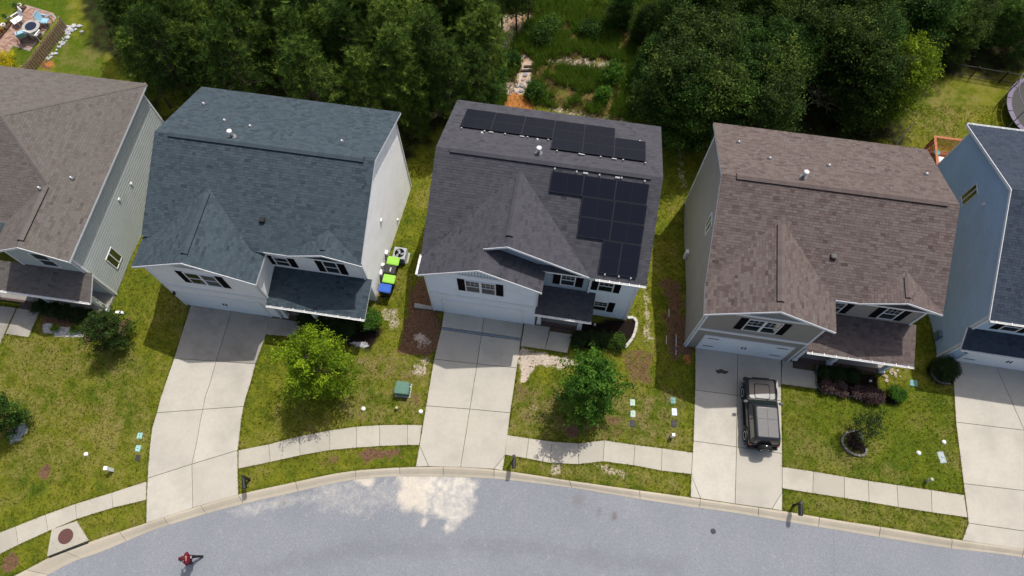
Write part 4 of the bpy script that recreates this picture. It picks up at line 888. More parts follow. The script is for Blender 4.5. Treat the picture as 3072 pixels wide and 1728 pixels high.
# cracks sealed in the asphalt
tar = plain('crack_tar', (.19, .195, .21), .8, .2)
def ribbon(name, pts, wdt, label=None):
    mb = MB(); q = [Vector(p) for p in pts]
    for a, b in zip(q, q[1:]):
        d = (b-a); s = Vector((-d.y, d.x, 0)).normalized()*wdt/2
        mb.face([(p.x, p.y, float(T(p.x, p.y))-DROP+.004) for p in (a-s, b-s, b+s, a+s)])
    o = mb.build(name, tar, None); o['kind'] = 'structure'; return o
def wig(pts, n=8, a=.04):
    out = []
    for p, q in zip(pts, pts[1:]):
        for k in range(n): c = Vector(p).lerp(Vector(q), k/n); out.append(c+Vector((random.uniform(-a, a), random.uniform(-a, a), 0)))
    return out+[Vector(pts[-1])]
ribbon('road_crack', wig([t8(0, 1200), t8(450, 1163), t8(900, 1172), t8(1300, 1185), t8(1650, 1230), t8(2000, 1295), t8(2576, 1375)]), .022)
ribbon('road_joint', wig([t9(1150, 1105), t9(1152, 1250), t9(1150, 1449), t9(1150, 1800)], 4, .01), .03)

# ---------------------------------------------------------------- vegetation
MT['leafA'] = leaf_mat('broad_leaf', (.009, .026, .006), (.034, .085, .014), (.12, .21, .03), .22)
MT['leafB'] = leaf_mat('olive_leaf', (.01, .023, .006), (.038, .074, .013), (.13, .18, .03), .18)
MT['pine'] = leaf_mat('pine_needle', (.014, .036, .008), (.05, .1, .016), (.2, .29, .045), .16, .3)
MT['limeleaf'] = leaf_mat('lime_leaf', (.045, .09, .006), (.13, .215, .01), (.3, .41, .02), .28, .05)
MT['greenleaf'] = leaf_mat('fresh_green_leaf', (.022, .055, .008), (.05, .13, .014), (.13, .26, .03), .3, .05)
MT['darkleaf'] = leaf_mat('dark_shrub_leaf', (.012, .022, .008), (.025, .045, .013), (.05, .08, .02), .15, .1)
MT['redleaf'] = leaf_mat('maroon_leaf', (.025, .012, .014), (.075, .045, .045), (.17, .12, .11), .2, .1)
MT['boxleaf'] = leaf_mat('boxwood_leaf', (.02, .045, .008), (.05, .095, .014), (.1, .18, .025), .2, .1)
MT['yellowleaf'] = leaf_mat('yellow_flower', (.25, .2, .005), (.5, .42, .01), (.75, .65, .02), .25, .1)
MT['weed'] = leaf_mat('weed_blade', (.04, .09, .008), (.09, .18, .016), (.2, .29, .04), .3, .05)
MT['straw'] = leaf_mat('straw_blade', (.14, .11, .04), (.24, .19, .08), (.34, .28, .13), .2, .05)
def unit(n, r): v = r.normal(size=(n, 3)); return v/np.linalg.norm(v, axis=1, keepdims=True)
def leaves(C, size, r, up=.55, tint=None, asp=.5, sv=.35):
    n = len(C); nm = unit(n, r)*(1-up)+np.array([0, 0, 1.])*up; nm /= np.linalg.norm(nm, axis=1, keepdims=True)
    a = np.cross(nm, unit(n, r)); a /= np.linalg.norm(a, axis=1, keepdims=True); b = np.cross(nm, a)
    s = size*(1+sv*r.normal(size=(n, 1)).clip(-1.5, 1.8)); w = s*asp
    V = np.stack([C-a*s*.5, C+b*w*.5-a*s*.05, C+a*s*.5, C-b*w*.5-a*s*.05], 1).reshape(-1, 3); F = np.arange(4*n).reshape(n, 4)
    return V, F, (np.clip(r.normal(.5, .2, n), 0, 1) if tint is None else np.clip(tint+r.normal(0, .13, n), 0, 1))
def crown_centres(n, R, Hh, r, lump=5, flat=.5):
    """clump centres through an uneven crown of several lobes, more towards its outside"""
    lob = [(np.array([0, 0, 0.]), 1.)]
    for k in range(lump):
        a = 2*math.pi*(k+r.random()*.7)/lump; el = r.uniform(-.5, .75); q = np.array([math.cos(a)*.55, math.sin(a)*.55, el*.6]); lob.append((q, r.uniform(.4, .62)))
    out = []
    while len(out) < n:
        q, s = lob[r.integers(len(lob))]; v = unit(1, r)[0]*s*(r.random()**.33)
        p = q+v
        if r.random() < .3+.7*min(1, np.linalg.norm(p)/.85): out.append(p*np.array([R, R, Hh]))
    return np.array(out)
def tree_meshes(name, h, R, seed, mat, base=.25, nc=190, per=62, ls=.15, cl=.36, bark='bark', lump=6, up=.55, asp=.5, tr=.09):
    r = np.random.default_rng(seed); Hh = h*(1-base)/2; zc = h*base+Hh; C = crown_centres(nc, R, Hh, r, lump)+np.array([0, 0, zc])
    L = np.repeat(C, per, 0)+r.normal(size=(nc*per, 3))*np.array([cl, cl, cl*.55])
    tint = np.repeat(r.normal(.48, .16, nc), per); V, F, t = leaves(L, ls, r, up, tint, asp)
    crown = npmesh(name+'_crown', V, F, t, mat)
    mb = MB(); top = Vector((r.normal()*.15, r.normal()*.15, h*.86)); pts = [Vector((0, 0, -.3)), Vector((r.normal()*.05, r.normal()*.05, h*base)), top*.55+Vector((0, 0, .05)), top]
    mb.tube(pts, [tr*h/5, tr*.8*h/5, tr*.45*h/5, .02], 8)
    for k in range(0, nc, max(1, nc//34)):
        e = Vector(C[k]); s = Vector((0, 0, max(h*base, min(e.z-.25*Hh, h*.75)))); s += (top-Vector((0, 0, 0))).xy.to_3d()*(s.z/h)
        mb.tube([s, s.lerp(e, .5)+Vector((0, 0, .12)), e], [.035*h/5, .022*h/5, .006], 5)
    me = bpy.data.meshes.new(name+'_trunk'); me.from_pydata(mb.v, [], mb.f); me.materials.append(MT[bark]); return me, crown
def shoot_meshes(name, h, R, seed, mat, base=.12, ns=130, per=80, ls=.13, bark='bark', up=.45, asp=.45, tr=.07, sc=.09, zmax=.95, drop=.0):
    """crown of leafy shoots springing from trunk and limbs: spiky uneven outline with gaps"""
    r = np.random.default_rng(seed); mb = MB(); top = Vector((r.normal()*.12, r.normal()*.12, h*.93)); mb.tube([(0, 0, -.3), top*.5, top], [tr*h/5, tr*.6*h/5, .012], 8)
    C = []; Tn = []; lobe = r.uniform(.72, 1.22, 9)
    for i in range(ns):
        f = base+(zmax-base)*((i+.5)/ns)**.9; az = i*2.39996+r.normal()*.25; el = .12+1.15*max(0, f-.3)**1.1+r.normal()*.14
        k = az/(2*math.pi)*9 % 9; lb = lobe[int(k)]*(1-k % 1)+lobe[(int(k)+1) % 9]*(k % 1)
        L = R*lb*math.sqrt(max(.06, 1-((f-.42)/.64)**2))*r.uniform(.62, 1.12)
        d = np.array([math.cos(az)*math.cos(el), math.sin(az)*math.cos(el), math.sin(el)]); st = np.array([top.x*f, top.y*f, h*f*.92]); tt = r.normal(.46, .2)
        def pt(q): return st+d*L*q+np.array([0, 0, (.18-drop)*L*q*q])
        if i % 2 == 0: mb.tube([Vector(pt(0)), Vector(pt(.5)), Vector(pt(.95))], [.02*h/5, .012*h/5, .004], 4, cap=False)
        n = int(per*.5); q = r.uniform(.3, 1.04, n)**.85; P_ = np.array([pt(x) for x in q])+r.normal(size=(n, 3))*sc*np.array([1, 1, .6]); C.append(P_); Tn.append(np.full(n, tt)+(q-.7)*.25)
        for j in range(3):
            q0 = r.uniform(.4, .92); a2 = az+r.choice([-1, 1])*r.uniform(.5, 1.1); e = pt(q0); l2 = L*r.uniform(.2, .42); d2 = np.array([math.cos(a2), math.sin(a2), .25+r.normal()*.2]); n = int(per/6); q = r.uniform(.1, 1., n)
            C.append(e+d2*l2*q[:, None]+r.normal(size=(n, 3))*sc*np.array([1, 1, .6])); Tn.append(np.full(n, tt+r.normal()*.08))
    C = np.concatenate(C); V, F, t = leaves(C, ls, r, up, np.concatenate(Tn), asp); crown = npmesh(name+'_crown', V, F, t, mat)
    me = bpy.data.meshes.new(name+'_trunk'); me.from_pydata(mb.v, [], mb.f); me.materials.append(MT[bark]); return me, crown
def pine_meshes(name, h, R, seed, nt=640, nd=15):
    r = np.random.default_rng(seed); mb = MB(); tip = []; top = Vector((r.normal()*.2, r.normal()*.2, h))
    mb.tube([(0, 0, -.3), top*.5, top], [.13, .09, .015], 8)
    nw = 15
    for k in range(nw):
        f = .3+.68*k/nw; z = h*f; ln = R*(1.05-((f-.42)/.62)**2 if f > .42 else .9)*(.75+.4*r.random()); ln = max(.35, ln*(1-f*.28))
        for j in range(r.integers(5, 8)):
            a = 2*math.pi*(j/6+r.random()*.16)+k*2.1; d = Vector((math.cos(a), math.sin(a), .22+.3*f)).normalized(); s = top*f; s.z = z
            e = s+d*ln*(.7+.5*r.random()); m = s.lerp(e, .5)-Vector((0, 0, .06)); mb.tube([s, m, e], [.03, .018, .006], 4, cap=False)
            for q in range(3): tip.append(((s.lerp(e, r.uniform(.4, 1.0))), d))
            tip.append((e, d))
    tip += [(top, Vector((0, 0, 1)))]*2
    tip = [tip[i] for i in r.permutation(len(tip))[:nt]]; C = []; D = []; tt = []
    for (e, d) in tip:
        for q in range(3):
            C.append(np.array(e)+r.normal(size=3)*np.array([.2, .2, .12])); D.append(np.array(d)+np.array([0, 0, .6])); tt.append(r.normal(.46, .27))
    C = np.array(C); D = np.array(D); n = len(C); D /= np.linalg.norm(D, axis=1, keepdims=True)
    C = np.repeat(C, nd, 0); D = np.repeat(D, nd, 0); t = np.clip(np.repeat(tt, nd)+r.normal(0, .12, n*nd), 0, 1)
    dr = D*.75+unit(n*nd, r); dr /= np.linalg.norm(dr, axis=1, keepdims=True); sd = np.cross(dr, unit(n*nd, r)); sd /= np.linalg.norm(sd, axis=1, keepdims=True)
    L = r.uniform(.16, .3, (n*nd, 1)); w = .014
    V = np.stack([C-sd*w, C+sd*w, C+dr*L+sd*w*.4, C+dr*L-sd*w*.4], 1).reshape(-1, 3); crown = npmesh(name+'_crown', V, np.arange(4*n*nd).reshape(-1, 4), t, MT['pine'])
    me = bpy.data.meshes.new(name+'_trunk'); me.from_pydata(mb.v, [], mb.f); me.materials.append(MT['bark']); return me, crown
def plant(name, label, cat, meshes, loc, rz=0., sc=1., group=None, names=('trunk', 'crown'), szz=None):
    o = thing(name, label, cat, loc, rz, group); o.scale = (sc, sc, szz or sc)
    for nm, me in zip(names, meshes): link(nm, me, o)
    return o
PINES = [pine_meshes('pine%d' % i, 8.5, 1.75, 40+i) for i in range(4)]
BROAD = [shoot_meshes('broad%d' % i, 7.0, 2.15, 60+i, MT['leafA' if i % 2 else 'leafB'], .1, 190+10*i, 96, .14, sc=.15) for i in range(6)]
def scatter(poly, spacing, seed, jit=.35):
    r = np.random.default_rng(seed); xs = [p[0] for p in poly]; ys = [p[1] for p in poly]; out = []; y = min(ys); k = 0
    while y < max(ys):
        x = min(xs)+(spacing/2 if k % 2 else 0)
        while x < max(xs):
            q = (x+r.uniform(-1, 1)*spacing*jit, y+r.uniform(-1, 1)*spacing*jit)
            if inpoly(poly, np.array([q[0]]), np.array([q[1]]))[0]: out.append((q[0], q[1], k))
            x += spacing
        y += spacing*.84; k += 1
    return out
ORD = 'first second third fourth fifth sixth seventh eighth ninth tenth eleventh twelfth thirteenth fourteenth fifteenth sixteenth'.split()
def wood(pts, meshes, hc, names, labels, cat, group, seed, smin=.75, smax=1.1):
    r = np.random.default_rng(seed)
    rows_ = sorted({q[2] for q in pts if len(q) > 2}, reverse=True)
    for q in pts:
        if len(q) > 2:
            same = sorted(z[0] for z in pts if z[2] == q[2]); nth = same.index(q[0]); rw = rows_.index(q[2])
            q = (q[0], q[1], ORD[nth], 'front' if rw == 0 else 'back' if rw == len(rows_)-1 else ORD[rw])
        else: q = (q[0], q[1], ORD[sorted(z[0] for z in pts).index(q[0])])
        i = r.integers(len(meshes)); s = r.uniform(smin, smax); p = at(vx(*q[:2]), z=-2.0+hc*s)
        z = float(T(p.x, p.y))
        plant(names, labels(q), cat, meshes[i], (p.x, p.y, z), r.uniform(0, 6.28), s, group)
pts = scatter([(235, 20), (330, -60), (1225, -60), (1235, 70), (1215, 190), (1120, 245), (960, 235), (880, 205), (560, 165), (420, 175), (330, 150), (240, 95)], 75, 5)
wood(pts, PINES, 6.0, 'pine_tree', lambda q: 'dark pine, %s from the left in the %s row of the left wood' % (q[2], q[3]), 'tree', 'pines of the left wood', 11)
pts = scatter([(1690, -60), (2400, -60), (2400, 20), (2330, 70), (2250, 130), (2190, 250), (2120, 290), (1760, 275), (1690, 180), (1720, 60)], 72, 8)
pts = [q for q in pts if math.hypot(q[0]-2095, q[1]-215) > 88]
wood(pts, BROAD, 4.7, 'leafy_tree', lambda q: 'dark leafy tree, %s from the left in the %s row of the right wood' % (q[2], q[3]), 'tree', 'leafy trees of the right wood', 12)
wood([(1050, 320), (1180, 262), (1015, 262)], BROAD, 2.2, 'understorey_tree', lambda q: 'low leafy sapling, %s from the left at the edge of the pine wood' % q[2], 'tree', 'saplings edging the pine wood', 14, .4, .5)
wood([(1570, 10), (1620, 60), (1640, 150), (1700, 290), (1632, 235)], BROAD, 2.6, 'understorey_tree', lambda q: 'low dark bushy tree, %s from the left at the right edge of the clearing' % q[2], 'tree', 'bushy trees edging the clearing', 15, .5, .62)
wood([(1330, -10), (1300, 20), (1262, 5)], PINES, 3.6, 'pine_tree', lambda q: 'small pine, %s from the left at the top end of the clearing' % q[2], 'tree', 'small pines above the clearing', 16, .55, .65)
wood([(2425, -20), (2500, -35), (2580, -10), (2450, 55), (2535, 50), (2610, 70), (2420, 90)], BROAD, 3.2, 'leafy_tree', lambda q: 'dark leafy tree, %s from the left behind the black back fence' % q[2], 'tree', 'leafy trees behind the black fence', 17, .5, .68)
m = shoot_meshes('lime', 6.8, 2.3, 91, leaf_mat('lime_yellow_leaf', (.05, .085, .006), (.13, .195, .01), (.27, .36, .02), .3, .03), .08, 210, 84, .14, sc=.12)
p = at(vx(2275, 195), z=1.6); plant('leafy_tree', 'bright lime green bushy tree at the right corner of the wood', 'tree', m, (p.x, p.y, float(T(p.x, p.y))), .4)
# front garden trees
def front_tree(label, v, hc, mk, sc=1., rz=0):
    p = at(vx(*v), h=hc); return plant('garden_tree', label, 'tree', mk, (p.x, p.y, float(T(p.x, p.y))-.02), rz, sc)
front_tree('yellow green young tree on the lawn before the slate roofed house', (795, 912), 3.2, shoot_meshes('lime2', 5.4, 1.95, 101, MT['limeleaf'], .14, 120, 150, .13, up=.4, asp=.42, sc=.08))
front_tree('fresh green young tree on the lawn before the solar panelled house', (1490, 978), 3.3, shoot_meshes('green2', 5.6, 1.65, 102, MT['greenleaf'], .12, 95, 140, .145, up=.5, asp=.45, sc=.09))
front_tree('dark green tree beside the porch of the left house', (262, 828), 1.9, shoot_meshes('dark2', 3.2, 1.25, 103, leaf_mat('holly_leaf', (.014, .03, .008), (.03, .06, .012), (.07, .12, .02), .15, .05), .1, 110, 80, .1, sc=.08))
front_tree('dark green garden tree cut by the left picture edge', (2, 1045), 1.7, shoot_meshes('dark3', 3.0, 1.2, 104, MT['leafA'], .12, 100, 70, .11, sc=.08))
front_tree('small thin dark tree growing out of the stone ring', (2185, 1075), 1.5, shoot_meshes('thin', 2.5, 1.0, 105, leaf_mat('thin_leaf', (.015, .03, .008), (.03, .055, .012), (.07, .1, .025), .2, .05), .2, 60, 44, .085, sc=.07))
# shrubs
def shrub(label, p, R, h, mat, seed, name='shrub', nc=70, per=55, ls=.07, group=None, ball=False):
    m = shoot_meshes('sh%d' % seed, h, R*1.1, seed, mat, .03, nc, per, ls, sc=R*.14, tr=.05) if name == 'bush' else tree_meshes('sh%d' % seed, h, R, seed, mat, .02, nc, per, ls, R*(.1 if ball else .2), lump=0 if ball else 5, tr=.05)
    return plant(name, label, 'shrub', m, (p.x, p.y, float(T(p.x, p.y))), 0, 1, group, ('stem', 'foliage'))
za = lambda x, y, h=0.: at((1380+x/3.37, 900+y/3.37), h=h); zb_ = lambda x, y, h=0.: at((2420+x/3.37, 1050+y/3.37), h=h); zc = lambda x, y, h=0.: at((700+x/3.37, 900+y/3.37), h=h)
for i, (x, y) in enumerate(((1215, 390), (1345, 400), (1455, 395))): shrub('dark rounded shrub, %s from the left in the front bed of the solar panelled house' % ORD[i], za(x, y, .4), .42, .8, MT['darkleaf'], 200+i, group='dark shrubs beside the middle walk')
shrub('bright green rounded shrub beside the curved stone edging', za(1580, 430, .4), .46, .9, MT['boxleaf'], 210)
shrub('tall green shrub at the porch corner of the slate roofed house', zc(1390, 190, .8), .55, 1.5, MT['greenleaf'], 211, nc=90)
for i, (x, y) in enumerate(((720, 190), (850, 230), (1000, 260), (1150, 300))): shrub('dark shrub, %s from the left in the shaded bed under the slate porch roof' % ORD[i], zc(x, y, .4), .45, .8, MT['darkleaf'], 212+i, group='dark shrubs under the slate porch')
for i, (x, y) in enumerate(((210, 360), (350, 395), (535, 425), (630, 450), (710, 470))): shrub('maroon leaved shrub, %s from the left in front of the brown porch' % ORD[i], zb_(x, y, .35), .38, .7, MT['redleaf'], 220+i, group='maroon shrubs by the brown porch')
for i, (x, y) in enumerate(((200, 235), (330, 255), (470, 260))): shrub('dark shrub, %s from the left against the brown house porch' % ORD[i], zb_(x, y, .35), .38, .7, MT['darkleaf'], 226+i, group='dark shrubs by the brown porch')
shrub('bright green shrub at the right end of the maroon hedge', zb_(925, 440, .35), .42, .8, MT['greenleaf'], 230)
shrub('large clipped ball shrub beside the right garage', zb_(1400, 190, .6), .72, 1.25, MT['darkleaf'], 231, nc=330, per=40, ls=.055, ball=True)
for i, (x, y) in enumerate(((340, 880), (430, 900), (520, 915), (610, 930), (690, 945))): shrub('dark hedge shrub, %s from the left along the left porch' % ORD[i], t4(x, y)+Vector((0, -.1, 0)), .42, .85, MT['darkleaf'], 240+i, group='dark hedge along the left porch')
for i, (x, y, l) in enumerate(((428, 1028, 'left'), (572, 1045, 'right'))): shrub('%s of the two small olive shrubs in white gravel' % l, t4(x, y), .24, .4, MT['limeleaf'], 250+i, nc=30, per=40, ls=.05)
WB = ('in the middle of the clearing', 'hard right of the clay patch', 'bright and small at the right of the clearing', 'just above the middle of the clearing', 'left of the stone path', 'right of the timber edge', 'at the top right of the clearing', 'beside the upright plank', 'left of the clay patch')
for i, (x, y, R, h) in enumerate(((700, 430, 1.0, 1.3), (640, 1060, .6, .9), (1385, 1110, .55, 1.1), (830, 320, .7, 1.1), (190, 880, .9, 1.1), (1500, 880, .9, 1.2), (1240, 330, .9, .8), (380, 690, .6, .9), (90, 1050, 1.0, 1.2))):
    p = at((1440+x/3.8125, y/3.8125), h=.5); shrub('wild green bush %s behind the solar roof' % WB[i], p, R, h, MT['greenleaf' if i in (2, 5) else 'leafA'], 260+i, 'bush', 90, 45, .11, 'wild bushes of the clearing')
p = at((60/6.3*1., 1150/6.3), h=.4); shrub('bright yellow flowering shrub beside the brick patio', p, .7, .8, MT['yellowleaf'], 280)
shrub('grassy weed clump beside the bins', zc(1350, -560, .1), .3, .4, MT['greenleaf'], 281, nc=30, per=30)
# bare dead bush in the wood
def dead_bush(c):
    r = random.Random(5); mb = MB()
    for k in range(26):
        a = r.uniform(0, 6.28); ln = r.uniform(.9, 1.9); q = Vector((0, 0, .1)); d = Vector((math.cos(a), math.sin(a), r.uniform(.9, 1.8))).normalized(); pt = [q.copy()]
        for j in range(5): q = q+d*ln/4; d = (d+Vector((r.uniform(-.25, .25), r.uniform(-.25, .25), -.22))).normalized(); pt.append(q.copy())
        mb.tube(pt, [.03, .024, .018, .013, .009, .004], 5)
        for j in (2, 3, 4):
            e = pt[j]+Vector((r.uniform(-.5, .5), r.uniform(-.5, .5), r.uniform(0, .35))); mb.tube([pt[j], e], [.011, .004], 4)
    o = mb.build('bare_bush', MT['deadwood']); o.location = c; o.scale = (1.35, 1.35, 2.3); tag(o, 'leafless pale dead bush among the dark leafy trees', 'bush')
p = at(vx(2092, 215), h=2.5); dead_bush((p.x, p.y, float(T(p.x, p.y))))
# weeds and tall grass of the clearing, grass blades of the lawns: nobody could count them
def blades(n, seed, X, Y, hmin, hmax, wd, spread, name, mat, label, cat, nb=3):
    r = np.random.default_rng(seed); m = len(X); X = np.repeat(X, nb)+r.normal(0, .03, m*nb); Y = np.repeat(Y, nb)+r.normal(0, .03, m*nb); Z = T(X, Y)
    a = r.uniform(0, 6.28, m*nb); h = r.uniform(hmin, hmax, m*nb); lx = np.cos(a)*h*spread*r.random(m*nb); ly = np.sin(a)*h*spread*r.random(m*nb); b = r.uniform(0, 6.28, m*nb); wx = np.cos(b)*wd; wy = np.sin(b)*wd
    V = np.stack([np.stack([X-wx, Y-wy, Z-.01], 1), np.stack([X+wx, Y+wy, Z-.01], 1), np.stack([X+lx, Y+ly, Z+h], 1)], 1).reshape(-1, 3)
    me = npmesh(name, V, np.arange(3*m*nb).reshape(-1, 3), np.clip(r.normal(.5, .22, m*nb), 0, 1), mat); o = link(name, me, None, 'stuff'); o['label'] = label; o['category'] = cat; return o
def mask_at(d, X, Y, ch):
    ix = np.clip(((X+50)/.2).round().astype(int), 0, 500); iy = np.clip(((Y+4)/.2).round().astype(int), 0, 350); return d.reshape(351, 501, 4)[iy, ix, ch]
def free(X, Y, pad=0.):
    k = Y > np.interp(X, KX, [p[1] for p in ki])+.06
    for q in HARD: k &= ~inpoly(q, X, Y)
    return k
r_ = np.random.default_rng(3)
X = r_.uniform(-33, 34, 170000); Y = r_.uniform(0, 32, 170000); k = free(X, Y) & (np.maximum.reduce([mask_at(dA, X, Y, i) for i in range(3)]) < .3+.5*r_.random(len(X))) & (mask_at(dA, X, Y, 3) < .5) & (mask_at(dB, X, Y, 3) < .4); X, Y = X[k], Y[k]
half = r_.random(len(X)) < .27
MT['turf'] = leaf_mat('turf_blade', (.06, .11, .008), (.175, .2, .014), (.34, .33, .045), .3, 0)
blades(0, 21, X[~half], Y[~half], .04, .1, .016, .9, 'grass', MT['turf'], 'short green blades of grass all over the lawns', 'grass', 4)
blades(0, 22, X[half], Y[half], .02, .05, .014, 1.4, 'dry_grass', MT['straw'], 'straw coloured dead grass scattered over the lawns', 'grass', 3)
cl = [(p.x, p.y) for p in PV((1235, -20), (1640, -20), (1720, 120), (1720, 330), (1440, 285), (1360, 262), (1240, 280), (1210, 200))]
xs = [p[0] for p in cl]; ys = [p[1] for p in cl]; X = r_.uniform(min(xs), max(xs), 26000); Y = r_.uniform(min(ys), max(ys), 26000)
k = inpoly(cl, X, Y) & (mask_at(dA, X, Y, 1) < .3) & (mask_at(dB, X, Y, 0) < .3) & (fbm(X, Y, 1.1)+.25*fbm(X, Y, 3.) > .56); X, Y = X[k], Y[k]
blades(0, 23, X, Y, .2, .95, .026, .8, 'tall_grass', MT['weed'], 'tall green weeds filling the clearing behind the solar roof', 'weeds', 5)
X = r_.uniform(min(xs), max(xs), 12000); Y = r_.uniform(min(ys), max(ys), 12000); k = inpoly(cl, X, Y) & (mask_at(dB, X, Y, 0) < .3) & (fbm(X+9, Y, .8) > .47)
blades(0, 24, X[k], Y[k], .15, .4, .014, .9, 'dry_weeds', MT['straw'], 'dry straw stalks in the clearing', 'weeds', 5)
# ragged grass along the edges of the concrete
ex = []; ey = []
for q in HARD[5:]:
    for i in range(len(q)):
        a = q[i]; b = q[(i+1) % len(q)]; L = math.hypot(b[0]-a[0], b[1]-a[1]); n = int(L*16); f = r_.random(n); nx, ny = (b[1]-a[1])/max(L, 1e-6), -(b[0]-a[0])/max(L, 1e-6); off = r_.uniform(.0, .07, n)
        ex.append(a[0]+(b[0]-a[0])*f+nx*off); ey.append(a[1]+(b[1]-a[1])*f+ny*off)
for i in range(len(ki)-1):
    n = 8; f = r_.random(n); off = r_.uniform(0, .08, n); ex.append(ki[i][0]+(ki[i+1][0]-ki[i][0])*f); ey.append(ki[i][1]+(ki[i+1][1]-ki[i][1])*f+off)
X = np.concatenate(ex); Y = np.concatenate(ey); k = free(X, Y) & (np.maximum.reduce([mask_at(dA, X, Y, i) for i in range(4)]) < .5); X, Y = X[k], Y[k]
blades(0, 25, X, Y, .05, .1, .014, 1.3, 'edge_grass', MT['turf'], 'ragged grass creeping over the edges of the concrete', 'grass', 5)

# ---------------------------------------------------------------- parked car
MT['paint'] = plain('charcoal_car_paint', (.022, .025, .031), .25, .05, 3, .5)
MT['roofpaint'] = plain('grey_hardtop', (.115, .113, .116), .5, .08, 8)
MT['tyre'] = plain('tyre_rubber', (.014, .014, .015), .85, .2, 20)
MT['rim'] = plain('dark_rim', (.02, .02, .022), .5, .1)
MT['silver'] = plain('silver_ring', (.75, .75, .76), .4, .05)
MT['red'] = plain('tail_lamp', (.3, .01, .01), .3, .05)
def rrect(hw, y0, y1, rad, z, n=5):
    out = []
    for cx, cy, a0 in ((hw-rad, y1-rad, 0), (-hw+rad, y1-rad, 90), (-hw+rad, y0+rad, 180), (hw-rad, y0+rad, 270)):
        for k in range(n): a = math.radians(a0+90*k/(n-1)); out.append((cx+rad*math.cos(a), cy+rad*math.sin(a), z))
    return out
def loft(mb, rings, cap=True):
    n = len(rings[0]); i = len(mb.v)
    for r in rings: mb.v += [tuple(p) for p in r]
    for k in range(len(rings)-1):
        for j in range(n): l = (j+1) % n; mb.f.append((i+k*n+j, i+k*n+l, i+(k+1)*n+l, i+(k+1)*n+j)); mb.m.append(0); mb.t.append(.5)
    e = i+(len(rings)-1)*n
    if cap: mb.f.append(tuple(e+j for j in range(n))); mb.m.append(0); mb.t.append(.5); mb.f.append(tuple(i+j for j in range(n-1, -1, -1))); mb.m.append(0); mb.t.append(.5)
def wheel(parent, c, axis='x', r=.385, wd=.25, sg=1, name='wheel'):
    Mr = Matrix.Translation(c) @ (Matrix.Rotation(math.radians(90*sg), 4, 'Y') if axis == 'x' else Matrix.Rotation(math.radians(90), 4, 'X'))
    mb = MB(); h = wd/2; mb.lathe([(r*.6, -h), (r*.93, -h), (r, -h*.6), (r, h*.6), (r*.93, h), (r*.62, h), (r*.6, h*.6)], 26, M=Mr, cap=False); w = mb.build(name, MT['tyre'], parent, True)
    mb = MB(); mb.lathe([(r*.6, -h*.5), (r*.6, h*.62), (r*.5, h*.5), (r*.14, h*.55), (r*.12, h*.75), (.01, h*.76)], 22, M=Mr); rm = mb.build('rim', MT['rim'], w, True)
    mb = MB(); mb.lathe([(r*.5, h*.9), (r*.6, h*.92), (r*.6, h*1.0), (r*.5, h*1.0), (r*.5, h*.9)], 26, M=Mr, cap=False); mb.build('rim_ring', MT['silver'], w, True)
    mb = MB()
    for k in range(6):
        Mk = Mr @ Matrix.Rotation(k*math.pi/3, 4, 'Z'); mb.box(r*.12, r*.56, -.03, .03, h*.5, h*.7, M=Mk)
    mb.build('spokes', MT['rim'], w)
    return w
